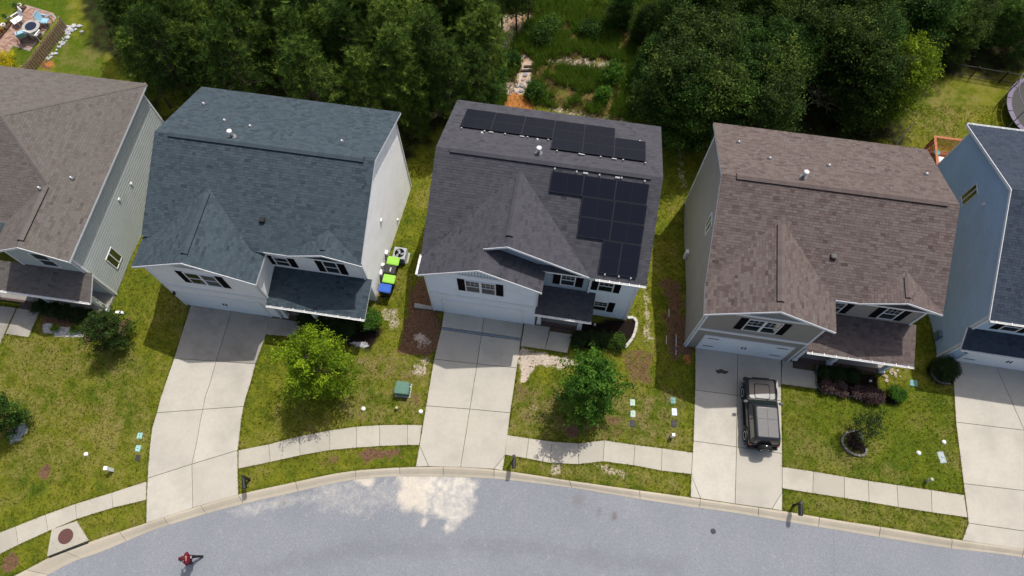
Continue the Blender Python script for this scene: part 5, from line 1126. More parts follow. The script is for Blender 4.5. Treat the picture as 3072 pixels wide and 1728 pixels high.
def suv():
    p = Vector((13.44, 8.96, 0)); p.z = float(T(p.x, p.y))+.03
    R = thing('parked_car', 'dark grey boxy off-road car with spare wheel parked on the right driveway', 'car', p, -.069)
    def mx(z, hw, yf, yb, rad=.13): return rrect(hw, yb, yf, rad, z)
    mb = MB(); loft(mb, [mx(.36, .74, 1.78, -1.62), mx(.46, .8, 1.86, -1.7), mx(.7, .825, 1.9, -1.74), mx(.92, .825, 1.9, -1.745), mx(1.0, .81, 1.88, -1.735), mx(1.035, .77, 1.83, -1.7)]); mb.build('body', MT['paint'], R, True)
    mb = MB(); loft(mb, [mx(1.036, .79, .68, -1.71, .12), mx(1.15, .765, .58, -1.69, .12), mx(1.46, .66, .31, -1.6, .12), mx(1.54, .635, .25, -1.57, .13), mx(1.595, .6, .19, -1.53, .14), mx(1.62, .55, .12, -1.48, .14)]); mb.build('cabin', MT['paint'], R, True)
    # hood with raised middle
    mb = MB(); loft(mb, [mx(1.036, .7, 1.8, .7, .12), mx(1.062, .68, 1.77, .72, .12)]); hd = mb.build('hood', MT['paint'], R)
    mb = MB(); loft(mb, [mx(1.062, .42, 1.55, .72, .12), mx(1.085, .38, 1.5, .74, .12)]); mb.build('hood_bulge', MT['paint'], hd)
    # hardtop panels
    for x0, x1 in ((-.52, -.004), (.004, .52)):
        for y0, y1 in ((-1.45, -.514), (-.506, .09)):
            mb = MB(); mb.box(x0, x1, y0, y1, 1.618, 1.642); rp = mb.build('roof_panel', MT['roofpaint'], R, bevel=.006)
    # glass
    def side(x, z0, z1, ya, yb_, yc, yd, sg):
        f = lambda z: .765-(z-1.15)/.31*.105+.01
        m = MB(); m.face([(sg*f(z0), ya, z0), (sg*f(z0), yb_, z0), (sg*f(z1), yc, z1), (sg*f(z1), yd, z1)]); m.build('side_window', MT['glass'], R)
    for sg in (-1, 1):
        side(0, 1.15, 1.44, .5, -.42, -.42, .26, sg); side(0, 1.15, 1.44, -.5, -1.5, -1.42, -.5, sg)
    m = MB(); m.face([(-.68, .58, 1.16), (.68, .58, 1.16), (.6, .325, 1.45), (-.6, .325, 1.45)]); m.build('windscreen', MT['glass'], R)
    m = MB(); m.face([(-.62, -1.69, 1.16), (.62, -1.69, 1.16), (.55, -1.595, 1.45), (-.55, -1.595, 1.45)]); m.build('rear_window', MT['glass'], R)
    m = MB(); m.box(-.74, .74, .6, .68, 1.04, 1.075); m.build('cowl', MT['black'], R)
    for a in (-.3, .2): m = MB(); m.tube([(a, .66, 1.08), (a+.4, .56, 1.2)], .012, 5); m.build('wiper', MT['black'], R)
    for sx in (-1, 1):
        for yy in (1.17, -1.17):
            wheel(R, (sx*.73, yy, .385), 'x', sg=sx)
            m = MB(); pts = [(sx*.82, yy+.5*math.cos(a), .42+.46*math.sin(a)) for a in np.linspace(-.15, math.pi+.15, 11)]
            for q0, q1 in zip(pts, pts[1:]):
                m.prism([(sx*.72, q0[1], q0[2]-.01), (sx*.9, q0[1], q0[2]-.03), (sx*.9, q1[1], q1[2]-.03), (sx*.72, q1[1], q1[2]-.01)], [(sx*.72, q0[1], q0[2]+.05), (sx*.89, q0[1], q0[2]+.02), (sx*.89, q1[1], q1[2]+.02), (sx*.72, q1[1], q1[2]+.05)])
            m.build('fender_flare', MT['black'], R)
        m = MB(); m.box(sx*.8-.03, sx*.8+.03, .48, .56, 1.08, 1.12); m.box(sx*.95-.1, sx*.95+.1, .42, .56, 1.06, 1.22); m.build('wing_mirror', MT['black'], R, bevel=.02)
        m = MB(); m.box(sx*.72-.07, sx*.72+.07, -1.775, -1.74, .78, 1.0); m.build('tail_light', MT['red'], R, bevel=.01)
        m = MB(); m.box(sx*.58-.1, sx*.58+.1, 1.895, 1.92, .8, .96); m.build('headlight', MT['silver'], R, bevel=.01)
        m = MB(); m.box(sx*.83-.05, sx*.83+.05, -.62, .66, .34, .4); m.build('side_step', MT['black'], R, bevel=.01)
        m = MB(); m.box(sx*.831-.012, sx*.831+.012, -.3, -.12, .9, .94); m.build('door_handle', MT['black'], R)
    m = MB(); m.box(-.8, .8, 1.84, 2.02, .42, .62); m.build('front_bumper', MT['black'], R, bevel=.03); m = MB(); m.box(-.8, .8, -1.88, -1.7, .42, .62); m.build('rear_bumper', MT['black'], R, bevel=.03)
    m = MB(); m.box(-.46, .46, 1.9, 1.925, .72, .98); m.build('grille', MT['black'], R, bevel=.01)
    wheel(R, (0.02, -1.88, .86), 'y', .38, .24, name='spare_wheel')
    m = MB(); m.box(-.16, .16, -1.79, -1.74, .6, 1.0); m.build('spare_carrier', MT['black'], R); m = MB(); m.box(-.035, .035, -1.85, -1.8, 1.22, 1.25); m.build('brake_light', MT['silver'], R)
suv()

# ---------------------------------------------------------------- person
def person(p, rz):
    V = {}; E = []; Rd = {}
    def j(n, x, y, z, r, par=None):
        V[n] = (x, y, z); Rd[n] = r
        if par: E.append((par, n))
    # faces +y
    j('pel', 0, 0, .88, .13); j('sp1', 0, .01, 1.02, .155, 'pel'); j('sp2', 0, .0, 1.18, .17, 'sp1'); j('sp3', 0, -.01, 1.31, .15, 'sp2'); j('nk', 0, .0, 1.4, .055, 'sp3'); j('hd0', 0, .03, 1.47, .06, 'nk')
    j('hd1', 0, .045, 1.55, .085, 'hd0'); j('hd2', 0, .035, 1.63, .075, 'hd1')
    for s, sx in (('l', -1), ('r', 1)):
        j('sh'+s, sx*.19, -.01, 1.32, .075, 'sp3'); j('el'+s, sx*.26, .03, 1.08, .055, 'sh'+s); j('wr'+s, sx*.11, .19, 1.1, .04, 'el'+s); j('ha'+s, sx*.06, .24, 1.11, .034, 'wr'+s)
        fy = .2 if s == 'l' else -.28
        j('hp'+s, sx*.09, 0, .82, .095, 'pel'); j('kn'+s, sx*.1, fy*.55+.05, .46, .065, 'hp'+s); j('an'+s, sx*.1, fy, .09, .045, 'kn'+s); j('to'+s, sx*.115, fy+.19, .045, .035, 'an'+s)
    names = list(V); idx = {n: i for i, n in enumerate(names)}
    me = bpy.data.meshes.new('body'); me.from_pydata([V[n] for n in names], [(idx[a], idx[b]) for a, b in E], []); o = bpy.data.objects.new('body', me); COL.objects.link(o)
    md = o.modifiers.new('s', 'SKIN'); o.modifiers.new('d', 'SUBSURF').levels = 2
    for i, n in enumerate(names):
        sv = me.skin_vertices[0].data[i]; r = Rd[n]; sv.radius = (r*1.25, r*.85) if n in ('pel', 'sp1', 'sp2', 'sp3') else (r, r); sv.use_root = (n == 'pel')
    dg = bpy.context.evaluated_depsgraph_get(); dg.update(); ev = bpy.data.meshes.new_from_object(o.evaluated_get(dg)); bpy.data.objects.remove(o)
    ev.materials.clear()
    for m in (plain('skin', (.33, .2, .14), .6, .1), plain('crimson_shirt', (.13, .004, .018), .8, .15, 10), plain('black_trousers', (.012, .013, .016), .8, .2), MT['black']): ev.materials.append(m)
    for f in ev.polygons:
        c = f.center; f.use_smooth = True
        if c.z < .1: f.material_index = 3
        elif c.z < .9: f.material_index = 2
        elif c.z < 1.4 and not (c.y > .17): f.material_index = 1
        else: f.material_index = 0
    R = thing('person', 'person in crimson top and black trousers walking on the road', 'person', p, rz); link('body', ev, R)
    m = MB(); m.lathe([(.098, -.02), (.1, .03), (.085, .075), (.05, .1), (.01, .108)], 16, (0, .035, 1.6)); m.box(-.07, .07, .1, .22, 1.585, 1.597); m.build('cap', plain('dark_red_cap', (.1, .008, .018), .8, .15), R, True)
    # five fingers on each hand closing on the controller
    sk = ev.materials[0]
    for sx in (-1, 1):
        m = MB()
        for k, ln in enumerate((.07, .08, .075, .06)):
            b = Vector((sx*.065, .235+.0*k, 1.135-.02*k)); m.tube([b, b+Vector((-sx*.005, ln*.6, -.005)), b+Vector((-sx*.045, ln, -.012))], [.0095, .009, .007], 6)
        b = Vector((sx*.05, .23, 1.14)); m.tube([b, b+Vector((-sx*.02, .03, .02)), b+Vector((-sx*.03, .06, .018))], [.0105, .01, .008], 6); m.build('fingers', sk, R, True)
    m = MB(); m.box(-.075, .075, .26, .35, 1.09, 1.125); c = m.build('controller', MT['black'], R, bevel=.01)
    # pale emblem on the back of the top
    m = MB(); C = Vector((0.03, -.158, 1.2))
    for k in range(14):
        a0, a1 = 2*math.pi*k/14, 2*math.pi*(k+1)/14
        f = lambda a, q: C+Vector((math.cos(a)*.055*q, -.004-.01*abs(math.cos(a)), math.sin(a)*.08*q)); m.face([f(a0, 1), f(a1, 1), f(a1, .6), f(a0, .6)])
    m.face([C+Vector(q) for q in ((-.015, -.008, -.03), (.015, -.008, -.03), (.015, -.008, .03), (-.015, -.008, .03))]); m.build('emblem', MT['white_pvc'], R)
q = Vector((-15.86, 1.42, 0)); q.z = float(T(q.x, q.y))-DROP; person(q, math.radians(100)); bpy.data.objects['person'].scale = (1.13, 1.13, 1.06)

# ---------------------------------------------------------------- street furniture
def mailbox(p, rz, label):
    z = float(T(p.x, p.y)); R = thing('mailbox', label, 'mailbox', (p.x, p.y, z), rz, 'black kerbside mailboxes')
    m = MB(); m.box(-.055, .055, -.055, .055, -.1, 1.05); m.build('post', MT['black'], R, bevel=.01); m = MB(); m.box(-.08, .08, -.08, .08, 1.04, 1.1); m.build('post_cap', MT['black'], R, bevel=.02)
    m = MB(); m.box(-.045, .045, -.52, -.05, .78, .86); m.build('arm', MT['black'], R)
    pr = [(-.1, 0), (.1, 0), (.1, .13)]+[(.1*math.cos(a), .13+.1*math.sin(a)) for a in np.linspace(.3, math.pi-.3, 7)]+[(-.1, .13)]
    m = MB(); m.prism([(x, -.1, .87+zz) for x, zz in pr], [(x, -.6, .87+zz) for x, zz in pr]); b = m.build('box', MT['black'], R)
    m = MB(); m.box(-.09, .09, -.615, -.6, .88, 1.07); m.build('door', MT['black'], b, bevel=.005); m = MB(); m.box(.1, .112, -.3, -.28, .98, 1.16); m.box(.1, .112, -.38, -.3, 1.1, 1.16); m.build('flag', MT['black'], b)
mailbox(t7(1885, 722), .25, 'black mailbox at the mouth of the curved left driveway'); mailbox(t8(1302, 572), -.02, 'black mailbox right of the middle driveway'); mailbox(t9(838, 916), -.15, 'black mailbox right of the driveway with the car')
MT['boxgreen'] = plain('utility_green', (.1, .2, .15), .5, .12, 3)
p = zc(1715, 900, .3); R = thing('transformer_box', 'green utility transformer box on the lawn beside the middle driveway', 'utility box', (p.x, p.y, float(T(p.x, p.y))), -.1)
m = MB(); m.box(-.42, .42, -.4, .4, -.1, .06); m.build('pad', MT['walkc'], R); m = MB(); m.prism([(-.38, -.34, .061), (.38, -.34, .061), (.38, .34, .061), (-.38, .34, .061)], [(-.37, -.32, .58), (.37, -.32, .58), (.37, .33, .66), (-.37, .33, .66)]); m.build('cabinet', MT['boxgreen'], R, bevel=.03)
m = MB(); m.prism([(-.4, -.36, .57), (.4, -.36, .57), (.4, .02, .63), (-.4, .02, .63)], [(-.39, -.34, .62), (.39, -.34, .62), (.39, .02, .675), (-.39, .02, .675)]); m.build('lid', MT['boxgreen'], R, bevel=.015); m = MB(); m.box(.385, .43, .1, .16, .4, .46); m.build('padlock', MT['silver'], R)
def cap_(n, x, y, label): 
    p = gt(n, x, y) if n else zc(x, y); m = MB(); m.lathe([(.1, -.05), (.1, .06), (.09, .085), (.05, .095), (.01, .1)], 18); o = m.build('cleanout_cap', MT['white_pvc'], None, True); o.location = (p.x, p.y, float(T(p.x, p.y))); tag(o, label, 'pipe cap', 'white cleanout caps in the lawns')
    m = MB(); m.lathe([(.105, .0), (.118, .005), (.118, .03), (.105, .035)], 18); m.build('collar', MT['white_pvc'], o)
cap_(7, 650, 530, 'white round cap in the left lawn'); cap_(0, 1315, 1100, 'white round cap left of the green utility box'); cap_(0, 1895, 1128, 'white round cap beside the middle driveway edge'); cap_(9, 1780, 521, 'white round cap in the right lawn farther from the driveway'); cap_(9, 1970, 438, 'white round cap in the right lawn nearer the driveway')
def post(p, h, r, mat, name, label, cat, square=False, lean=(0, 0)):
    z = float(T(p.x, p.y)); R = thing(name, label, cat, (p.x, p.y, z)); m = MB()
    if square: m.prism([(-r, -r, -.1), (r, -r, -.1), (r, r, -.1), (-r, r, -.1)], [(-r+lean[0], -r+lean[1], h), (r+lean[0], -r+lean[1], h), (r+lean[0], r+lean[1], h), (-r+lean[0], r+lean[1], h)])
    else: m.tube([(0, 0, -.1), (lean[0], lean[1], h)], r, 16)
    m.build('shaft', mat, R, not square); m = MB()
    if square: m.box(-r-.012+lean[0], r+.012+lean[0], -r-.012+lean[1], r+.012+lean[1], h-.1, h+.02); m.build('cap', mat, R, bevel=.01)
    else: m.lathe([(r+.012, h-.1), (r+.012, h), (r*.7, h+.04), (.01, h+.05)], 16, (lean[0], lean[1], 0)); m.build('cap', mat, R, True)
MT['beige'] = plain('beige_plastic', (.42, .42, .28), .5, .1)
post(t7(850, 652), .75, .085, MT['white_pvc'], 'utility_pedestal', 'white square utility pedestal on the left lawn', 'pedestal', True, (.0, -.0)); post(t8(2490, 400), .6, .07, MT['white_pvc'], 'utility_pedestal', 'white square utility pedestal near the sidewalk below the valve lids', 'pedestal', True)
post(zc(1655, 1100), .25, .07, MT['beige'], 'utility_pedestal', 'short beige round pedestal just below the green utility box', 'pedestal'); post(zb_(1205, 1325), .6, .085, MT['beige'], 'utility_pedestal', 'beige green round pedestal near the right sidewalk', 'pedestal')
def lid(p, w, d, rz, mat, label):
    o = thing('valve_box', label, 'valve box', (p.x, p.y, float(T(p.x, p.y))), rz, 'valve box lids in the lawns'); m = MB(); m.box(-w/2, w/2, -d/2, d/2, -.1, .02); m.build('frame', mat, o, bevel=.012); m = MB(); m.box(-w/2+.025, w/2-.025, -d/2+.025, d/2-.025, .02, .028); m.build('cover', mat, o); m = MB(); m.box(-.03, .03, -.012, .012, .028, .034); m.build('lift_slot', MT['black'], o)
lg = plain('pale_green_lid', (.42, .55, .46), .6, .12); lt = plain('teal_lid', (.16, .33, .3), .6, .12); lw = plain('pale_lid', (.66, .74, .76), .6, .1); ld = plain('dark_lid', (.05, .045, .055), .7, .2); lgy = plain('grey_lid', (.36, .42, .44), .6, .1); ltq = plain('turquoise_lid', (.3, .52, .5), .6, .1)
for (n, x, y, mt, lb, w_, d_) in ((7, 1055, 390, ltq, 'upper turquoise lid beside the curved driveway', .28, .34), (7, 1042, 487, ltq, 'lower turquoise lid beside the curved driveway', .28, .34), (7, 1040, 557, ld, 'small dark lid beside the curved driveway', .24, .3), (8, 2197, 140, lg, 'pale green lid, topmost of the left lid row', .27, .37), (8, 2200, 225, lg, 'pale green lid, middle of the left lid row', .27, .37), (8, 2197, 300, ld, 'dark lid at the bottom of the left lid row', .27, .37), (8, 2503, 124, lt, 'teal lid, topmost of the right lid row', .27, .37), (8, 2513, 211, lw, 'near white lid, middle of the right lid row', .28, .4), (8, 2510, 300, ld, 'dark lid just above the white pedestal', .27, .37)):
    lid(gt(n, x, y), w_, d_, -.03, mt, lb)
lid(zb_(1365, 1085), .36, .6, .12, lgy, 'large grey lid in the right lawn'); lid(zb_(1080, 335), .42, .36, -.15, lt, 'teal framed lid in the shade beside the right house')
# storm inlet
q = [t7(395, 1098), t7(580, 1035), t7(672, 1180), t7(360, 1302)]; c = sum(q, Vector())/4; z = float(T(c.x, c.y)); R = thing('storm_inlet', 'concrete storm drain inlet with round rusty manhole at the left kerb', 'drain', (c.x, c.y, z)); q = ccw([((p-c).x, (p-c).y) for p in q]); HARD.append([(x+c.x, y+c.y) for x, y in q])
m = MB(); m.prism([(x, y, -.2) for x, y in q], [(x, y, .05) for x, y in q]); m.build('top_slab', MT['walkc'], R); mp = t7(500, 1150)-c; m = MB(); m.lathe([(.38, .04), (.38, .058), (.35, .064), (.01, .064)], 28, (mp.x, mp.y, 0)); mh = m.build('manhole_cover', plain('rusty_iron', (.11, .05, .045), .8, .25, 12), R); m = MB()
for k in range(-4, 5):
    for l in range(-4, 5):
        if math.hypot(k, l) < 4.3: m.box(mp.x+k*.07-.015, mp.x+k*.07+.015, mp.y+l*.07-.015, mp.y+l*.07+.015, .064, .07)
m.build('tread_studs', mh.data.materials[0], mh, kind='stuff')
a = t7(372, 1300)-c; b = t7(668, 1188)-c; nn = Vector((b-a).xy.orthogonal()).normalized()*-.09 if False else Vector(((b-a).y, -(b-a).x, 0)).normalized()*.1; m = MB(); m.prism([a+Vector((0, 0, -.18)), b+Vector((0, 0, -.18)), b+nn+Vector((0, 0, -.18)), a+nn+Vector((0, 0, -.18))], [v+Vector((0, 0, .027)) for v in (a, b, b+nn, a+nn)]); m.build('inlet_slot', MT['black'], R)
p = t9(235, 1110); m = MB(); m.lathe([(.14, -.02), (.14, .006), (.12, .01), (.01, .01)], 22); o = m.build('valve_cover', ld); o.location = (p.x, p.y, float(T(p.x, p.y))-DROP); tag(o, 'small dark round valve cover in the asphalt', 'cover')

# ---------------------------------------------------------------- beside the houses: bins, condenser, blocks, edging
def bin_(lx, ly, col, label, logo=False):
    P_ = H1.Mw @ Vector((lx, ly, 0)); z = float(T(P_.x, P_.y)); R = thing('wheelie_bin', label, 'bin', (P_.x, P_.y, z), H1.th-.02, 'wheelie bins along the white wall'); h = .95
    m = MB(); m.prism([(-.24, -.2, .06), (.2, -.2, .06), (.2, .2, .06), (-.24, .2, .06)], [(-.33, -.26, h), (.33, -.26, h), (.33, .26, h), (-.33, .26, h)]); m.build('body', MT['black'], R, bevel=.03)
    m = MB(); m.prism([(-.36, -.28, h), (.38, -.28, h), (.38, .28, h), (-.36, .28, h)], [(-.33, -.25, h+.07), (.34, -.25, h+.05), (.34, .25, h+.05), (-.33, .25, h+.07)]); ld_ = m.build('lid', col, R, bevel=.025)
    m = MB(); m.tube([(-.39, -.22, h+.02), (-.39, .22, h+.02)], .018, 8); m.build('handle', MT['black'], R)
    for s in (-.2, .2): m = MB(); m.lathe([(.1, -.03), (.1, .03)], 16, M=Matrix.Translation((-.25, s, .1)) @ Matrix.Rotation(math.pi/2, 4, 'X')); m.build('wheel', MT['tyre'], R)
    if logo:
        m = MB()
        for k in range(4): m.box(.02+.0, .1, -.13+k*.065, -.09+k*.065, h+.068, h+.074)
        m.build('lettering', MT['white_pvc'], ld_)
lime = plain('lime_lid', (.27, .56, .05), .45, .04); blue = plain('blue_lid', (.01, .09, .45), .45, .06)
bin_(11.66, 4.05, lime, 'black bin with lime green lid nearest the air conditioner'); bin_(11.6, 3.45, MT['black'], 'bin with black lid between two lime green lids', True); bin_(11.7, 2.84, lime, 'black bin with lime green lid beside the blue lidded bin'); bin_(11.6, 2.24, blue, 'black bin with blue lid at the near end of the row')
p = H1.Mw @ Vector((11.86, 4.72, 0)); R = thing('air_conditioner', 'grey air conditioner condenser with round fan beside the bins', 'air conditioner', (p.x, p.y, float(T(p.x, p.y))), H1.th); g1 = plain('condenser_grey', (.34, .36, .38), .5, .06); g2 = plain('condenser_dark', (.06, .065, .07), .5, .1)
m = MB(); m.box(-.45, .45, -.45, .45, -.15, .05); m.build('pad', MT['walkc'], R); m = MB(); m.box(-.36, .36, -.36, .36, .05, .8); m.build('casing', g2, R, bevel=.06); m = MB()
for k in range(9): m.box(-.365, .365, -.365, .365, .1+k*.075, .125+k*.075)
m.build('louvres', g1, R, kind='stuff')
m = MB(); n = 28; ring = []
for k in range(n):
    a = 2*math.pi*k/n; ring.append((math.cos(a), math.sin(a)))
sq = [(max(-1, min(1, x*1.5))*.37, max(-1, min(1, y*1.5))*.37) for x, y in ring]
for k in range(n):
    l = (k+1) % n; m.face([(sq[k][0], sq[k][1], .83), (sq[l][0], sq[l][1], .83), (ring[l][0]*.29, ring[l][1]*.29, .84), (ring[k][0]*.29, ring[k][1]*.29, .84)]); m.face([(sq[k][0], sq[k][1], .77), (sq[l][0], sq[l][1], .77), (sq[l][0], sq[l][1], .83), (sq[k][0], sq[k][1], .83)])
m.build('top_cover', g1, R); m = MB(); m.lathe([(.29, .8), (.01, .8)], 24); m.build('fan_well', g2, R)
for k in range(12): a = k*math.pi/6; m = MB(); m.tube([(.06*math.cos(a), .06*math.sin(a), .845), (.285*math.cos(a), .285*math.sin(a), .842)], .006, 4); m.build('grille_wire', g2, R)
for k in range(3): m = MB(); m.box(.05, .26, -.06, .06, .808, .814, M=Matrix.Rotation(k*2.094+.4, 4, 'Z') @ Matrix.Rotation(.1, 4, 'X')); m.build('fan_blade', g1, R)
m = MB(); m.lathe([(.07, .84), (.06, .87), (.01, .875)], 14); m.build('hub', g1, R)
for (y, z, a, b) in ((4.62, .35, .13, .22), (3.3, .3, .16, .3), (3.75, .55, .1, .14)): H1.box_part('meter_box', 11.035, 11.2, y-a, y+a, z-b, z+b, MT['white_pvc'], .015)
def block(name, pts, h, mat, label, cat, z=0):
    c = sum(pts, Vector())/len(pts); q = ccw([((p-c).x, (p-c).y) for p in pts]); m = MB(); m.prism([(x, y, -.05) for x, y in q], [(x, y, h) for x, y in q]); o = m.build(name, mat, None, bevel=.012); o.location = (c.x, c.y, float(T(c.x, c.y))+z); return tag(o, label, cat)
gp = plain('grey_plank', (.3, .3, .29), .8, .15)
block('splash_board', [t5(555, 842), t5(690, 868), t5(690, 892), t5(553, 878)], .12, gp, 'grey board lying at the corner of the middle garage', 'board'); block('splash_block', [t4(878, 900), t4(935, 902), t4(938, 922), t4(873, 920)], .1, MT['white_pvc'], 'white downspout splash block beside the left garden tree', 'splash block')
def edging(name, pts, label, w_=.16, h=.16, seg=.36, mat=None):
    pts = [Vector((p[0], p[1], 0)) for p in pts]; c = sum(pts, Vector())/len(pts); z = float(T(c.x, c.y)); R = thing(name, label, 'edging', (c.x, c.y, z)); sm = cat(pts, 5); acc = [Vector((p[0], p[1], 0)) for p in sm]
    out = [acc[0]]; d = 0
    for a, b in zip(acc, acc[1:]):
        L = (b-a).length; k = 0
        while d+L-k >= seg: st = seg-d; k += st; out.append(a+(b-a)*(k/L)); d = 0
        d += L-k
    for a, b in zip(out, out[1:]):
        e = (b-a).normalized(); s = Vector((-e.y, e.x, 0))*w_/2; q = [a+e*.008-s-c, b-e*.008-s-c, b-e*.008+s-c, a+e*.008+s-c]; zz = float(T(a.x, a.y))-z; j = random.uniform(-.008, .008); m = MB(); m.prism([v+Vector((0, 0, zz-.1)) for v in q], [v+Vector((0, 0, zz+h+j)) for v in q]); m.build('stone', mat or MT['kerbst'], R, bevel=.012, seg=1)
MT['kerbst'] = plain('pale_edging_stone', (.5, .49, .45), .85, .15, 5); MT['ringst'] = plain('grey_edging_stone', (.2, .185, .17), .9, .25, 6)
edging('stone_edging', [za(1690, 185), za(1775, 190), za(1780, 270), za(1745, 385), za(1690, 455), za(1645, 512)], 'pale curved stone edging round the bed at the middle house corner')
edging('stone_edging', [zb_(560, 905), zb_(520, 835), zb_(450, 820), zb_(385, 850), zb_(350, 910), zb_(375, 985), zb_(440, 1042), zb_(530, 1070), zb_(590, 1055), zb_(600, 990)], 'round grey stone ring round the thin tree', .12, .12, .2, MT['ringst'])
edging('stone_edging', [zb_(1270, 190), zb_(1262, 240), zb_(1300, 300), zb_(1370, 335), zb_(1450, 345)], 'curved stone edging round the clipped ball shrub', .1, .14, .25, MT['ringst'])
edging('timber_edging', [zb_(105, 150), zb_(110, 400), zb_(400, 460), zb_(720, 520)], 'low dark edging in front of the maroon hedge', .08, .1, .6, MT['ringst'])
r = random.Random(9)
def rock(p, s, mat, label, group, k):
    bm = bmesh.new(); bmesh.ops.create_icosphere(bm, subdivisions=1, radius=1)
    for v in bm.verts: v.co = Vector((v.co.x*s*r.uniform(.8, 1.2), v.co.y*s*r.uniform(.6, 1.), v.co.z*s*r.uniform(.45, .7)))
    me = bpy.data.meshes.new('rock'); bm.to_mesh(me); bm.free(); me.materials.append(mat); o = link('rock', me); o.location = (p.x, p.y, float(T(p.x, p.y))+s*.15); o.rotation_euler = (0, 0, r.uniform(0, 6)); tag(o, label, 'rock', group)
tan = plain('tan_rock', (.4, .32, .24), .9, .3, 4)
for k in range(14): rock(zb_(r.uniform(770, 960), r.uniform(200, 320)), r.uniform(.07, .15), tan, 'tan rock in the pile at the brown porch corner', 'rocks at the brown porch corner', k)
for (f, lb) in ((zb_(627, 322), 'white round lamp globe in the bed of the brown house'), (za(1358, 262), 'white round lamp globe in the dark middle bed')):
    m = MB(); m.lathe([(.02, -.2), (.02, .12), (.05, .13), (.075, .18), (.07, .25), (.03, .29), (.01, .295)], 14); o = m.build('garden_lamp', MT['white_pvc'], None, True); o.location = (f.x, f.y, float(T(f.x, f.y))); tag(o, lb, 'lamp')
wd = plain('weathered_white_wood', (.45, .43, .4), .85, .2)
for i, (x0, y0, x1, y1) in enumerate(((2085, 360, 2085, 445), (2185, 350, 2180, 560), (2112, 95, 2110, 175))): 
    a, b = za(x0, y0), za(x1, y1); m = MB(); c = (a+b)/2; m.tube([a-c, b-c], .03, 6); o = m.build('plank', wd); o.location = c+Vector((0, 0, .04)); tag(o, 'thin pale stick lying in the shade between the houses, %s' % ('shortest', 'longest', 'farthest back')[i], 'stick')
for k in range(9): rock(za(r.uniform(2130, 2250), r.uniform(360, 590)), r.uniform(.08, .18), plain('rubble%d' % k, (.12, .08, .065), .9, .3, 5), 'brown rubble lump in the shaded side yard', 'rubble in the side yard', k)
m = MB(); c = Vector((*(at((2040+625/5.031, 860+1285/5.031))).xy, 0)); n = 22; ring = []
for k in range(n): a = 2*math.pi*k/n; q = 1+.35*math.sin(3*a+1)+.2*math.sin(7*a); ring.append((.36*math.cos(a)*(1+.12*math.sin(3*a+1)), .12*math.sin(a)*(1+.25*math.sin(5*a))-.03*math.cos(a), 0))
m.face(ring); o = m.build('oil_stain', plain('oil', (.06, .045, .035), .6, .3, 8)); o.location = (c.x, c.y, float(T(c.x, c.y))+.034); tag(o, 'dark oil stain on the concrete in front of the right garage', 'stain')

# ---------------------------------------------------------------- back gardens
zp = lambda x, y, h=0.: at((x/6.3, y/6.3), h=h)
pat = struct('patio'); pp = [zp(*q) for q in ((480, 90), (1010, 250), (1070, 340), (780, 700), (560, 970), (250, 870), (20, 1180), (-300, 1180), (-300, 1000))]; c = sum(pp, Vector())/len(pp); q2 = ccw([(p.x, p.y) for p in pp]); HARD.append(q2)
MT['paver'] = NT('paver'); 
t = MT['paver']; MT['paver'] = t.fin(t.ramp(t.attr('tint').outputs['Fac'], [(0, (.24, .13, .1)), (.5, (.34, .21, .16)), (1, (.42, .3, .24))]), .9, .2)
m = MB(); bs = MB(); bs.prism([(x, y, float(T(x, y))-.1) for x, y in inset(q2, .0)], [(x, y, float(T(x, y))+.02) for x, y in inset(q2, .0)]); bs.build('paver_bed', MT['mortar'], pat)
import itertools
x0, x1 = min(p[0] for p in q2), max(p[0] for p in q2); y0, y1 = min(p[1] for p in q2), max(p[1] for p in q2); yy = y0; kk = 0
tris = [(q2[0], q2[i], q2[i+1]) for i in range(1, len(q2)-1)]
while yy < y1:
    xx = x0-(kk % 2)*.1
    while xx < x1:
        cx, cy = xx+.1, yy+.05
        if inpoly(q2, np.array([cx, xx, xx+.2]), np.array([cy, yy, yy+.1])).all():
            zz = float(T(cx, cy)); m.box(xx+.004, xx+.196, yy+.004, yy+.096, zz, zz+.035+random.random()*.004, 0, random.random())
        xx += .2
    yy += .1; kk += 1
m.build('pavers', MT['paver'], pat, kind='stuff')
def zt(p): return float(T(p.x, p.y))+.04
wp = MT['white_pvc']; bl = plain('blue_sling', (.3, .5, .62), .7, .1); dk = plain('bronze_frame', (.03, .028, .03), .5, .1, metal=.3)
p = zp(600, 520, .6); R = thing('patio_table', 'round patio table with dark blue centre', 'table', (p.x, p.y, zt(p)))
m = MB(); m.lathe([(.62, .66), (.62, .69), (.4, .695)], 30); m.build('top', plain('table_rim', (.38, .36, .34), .5, .1), R); m = MB(); m.lathe([(.4, .69), (.4, .705), (.01, .705)], 30); m.build('centre', plain('navy_glass', (.02, .025, .05), .3, .1), R)
for k in range(4): a = k*math.pi/2+.5; m = MB(); m.tube([(.4*math.cos(a), .4*math.sin(a), 0), (.35*math.cos(a), .35*math.sin(a), .66)], .025, 6); m.build('leg', dk, R)
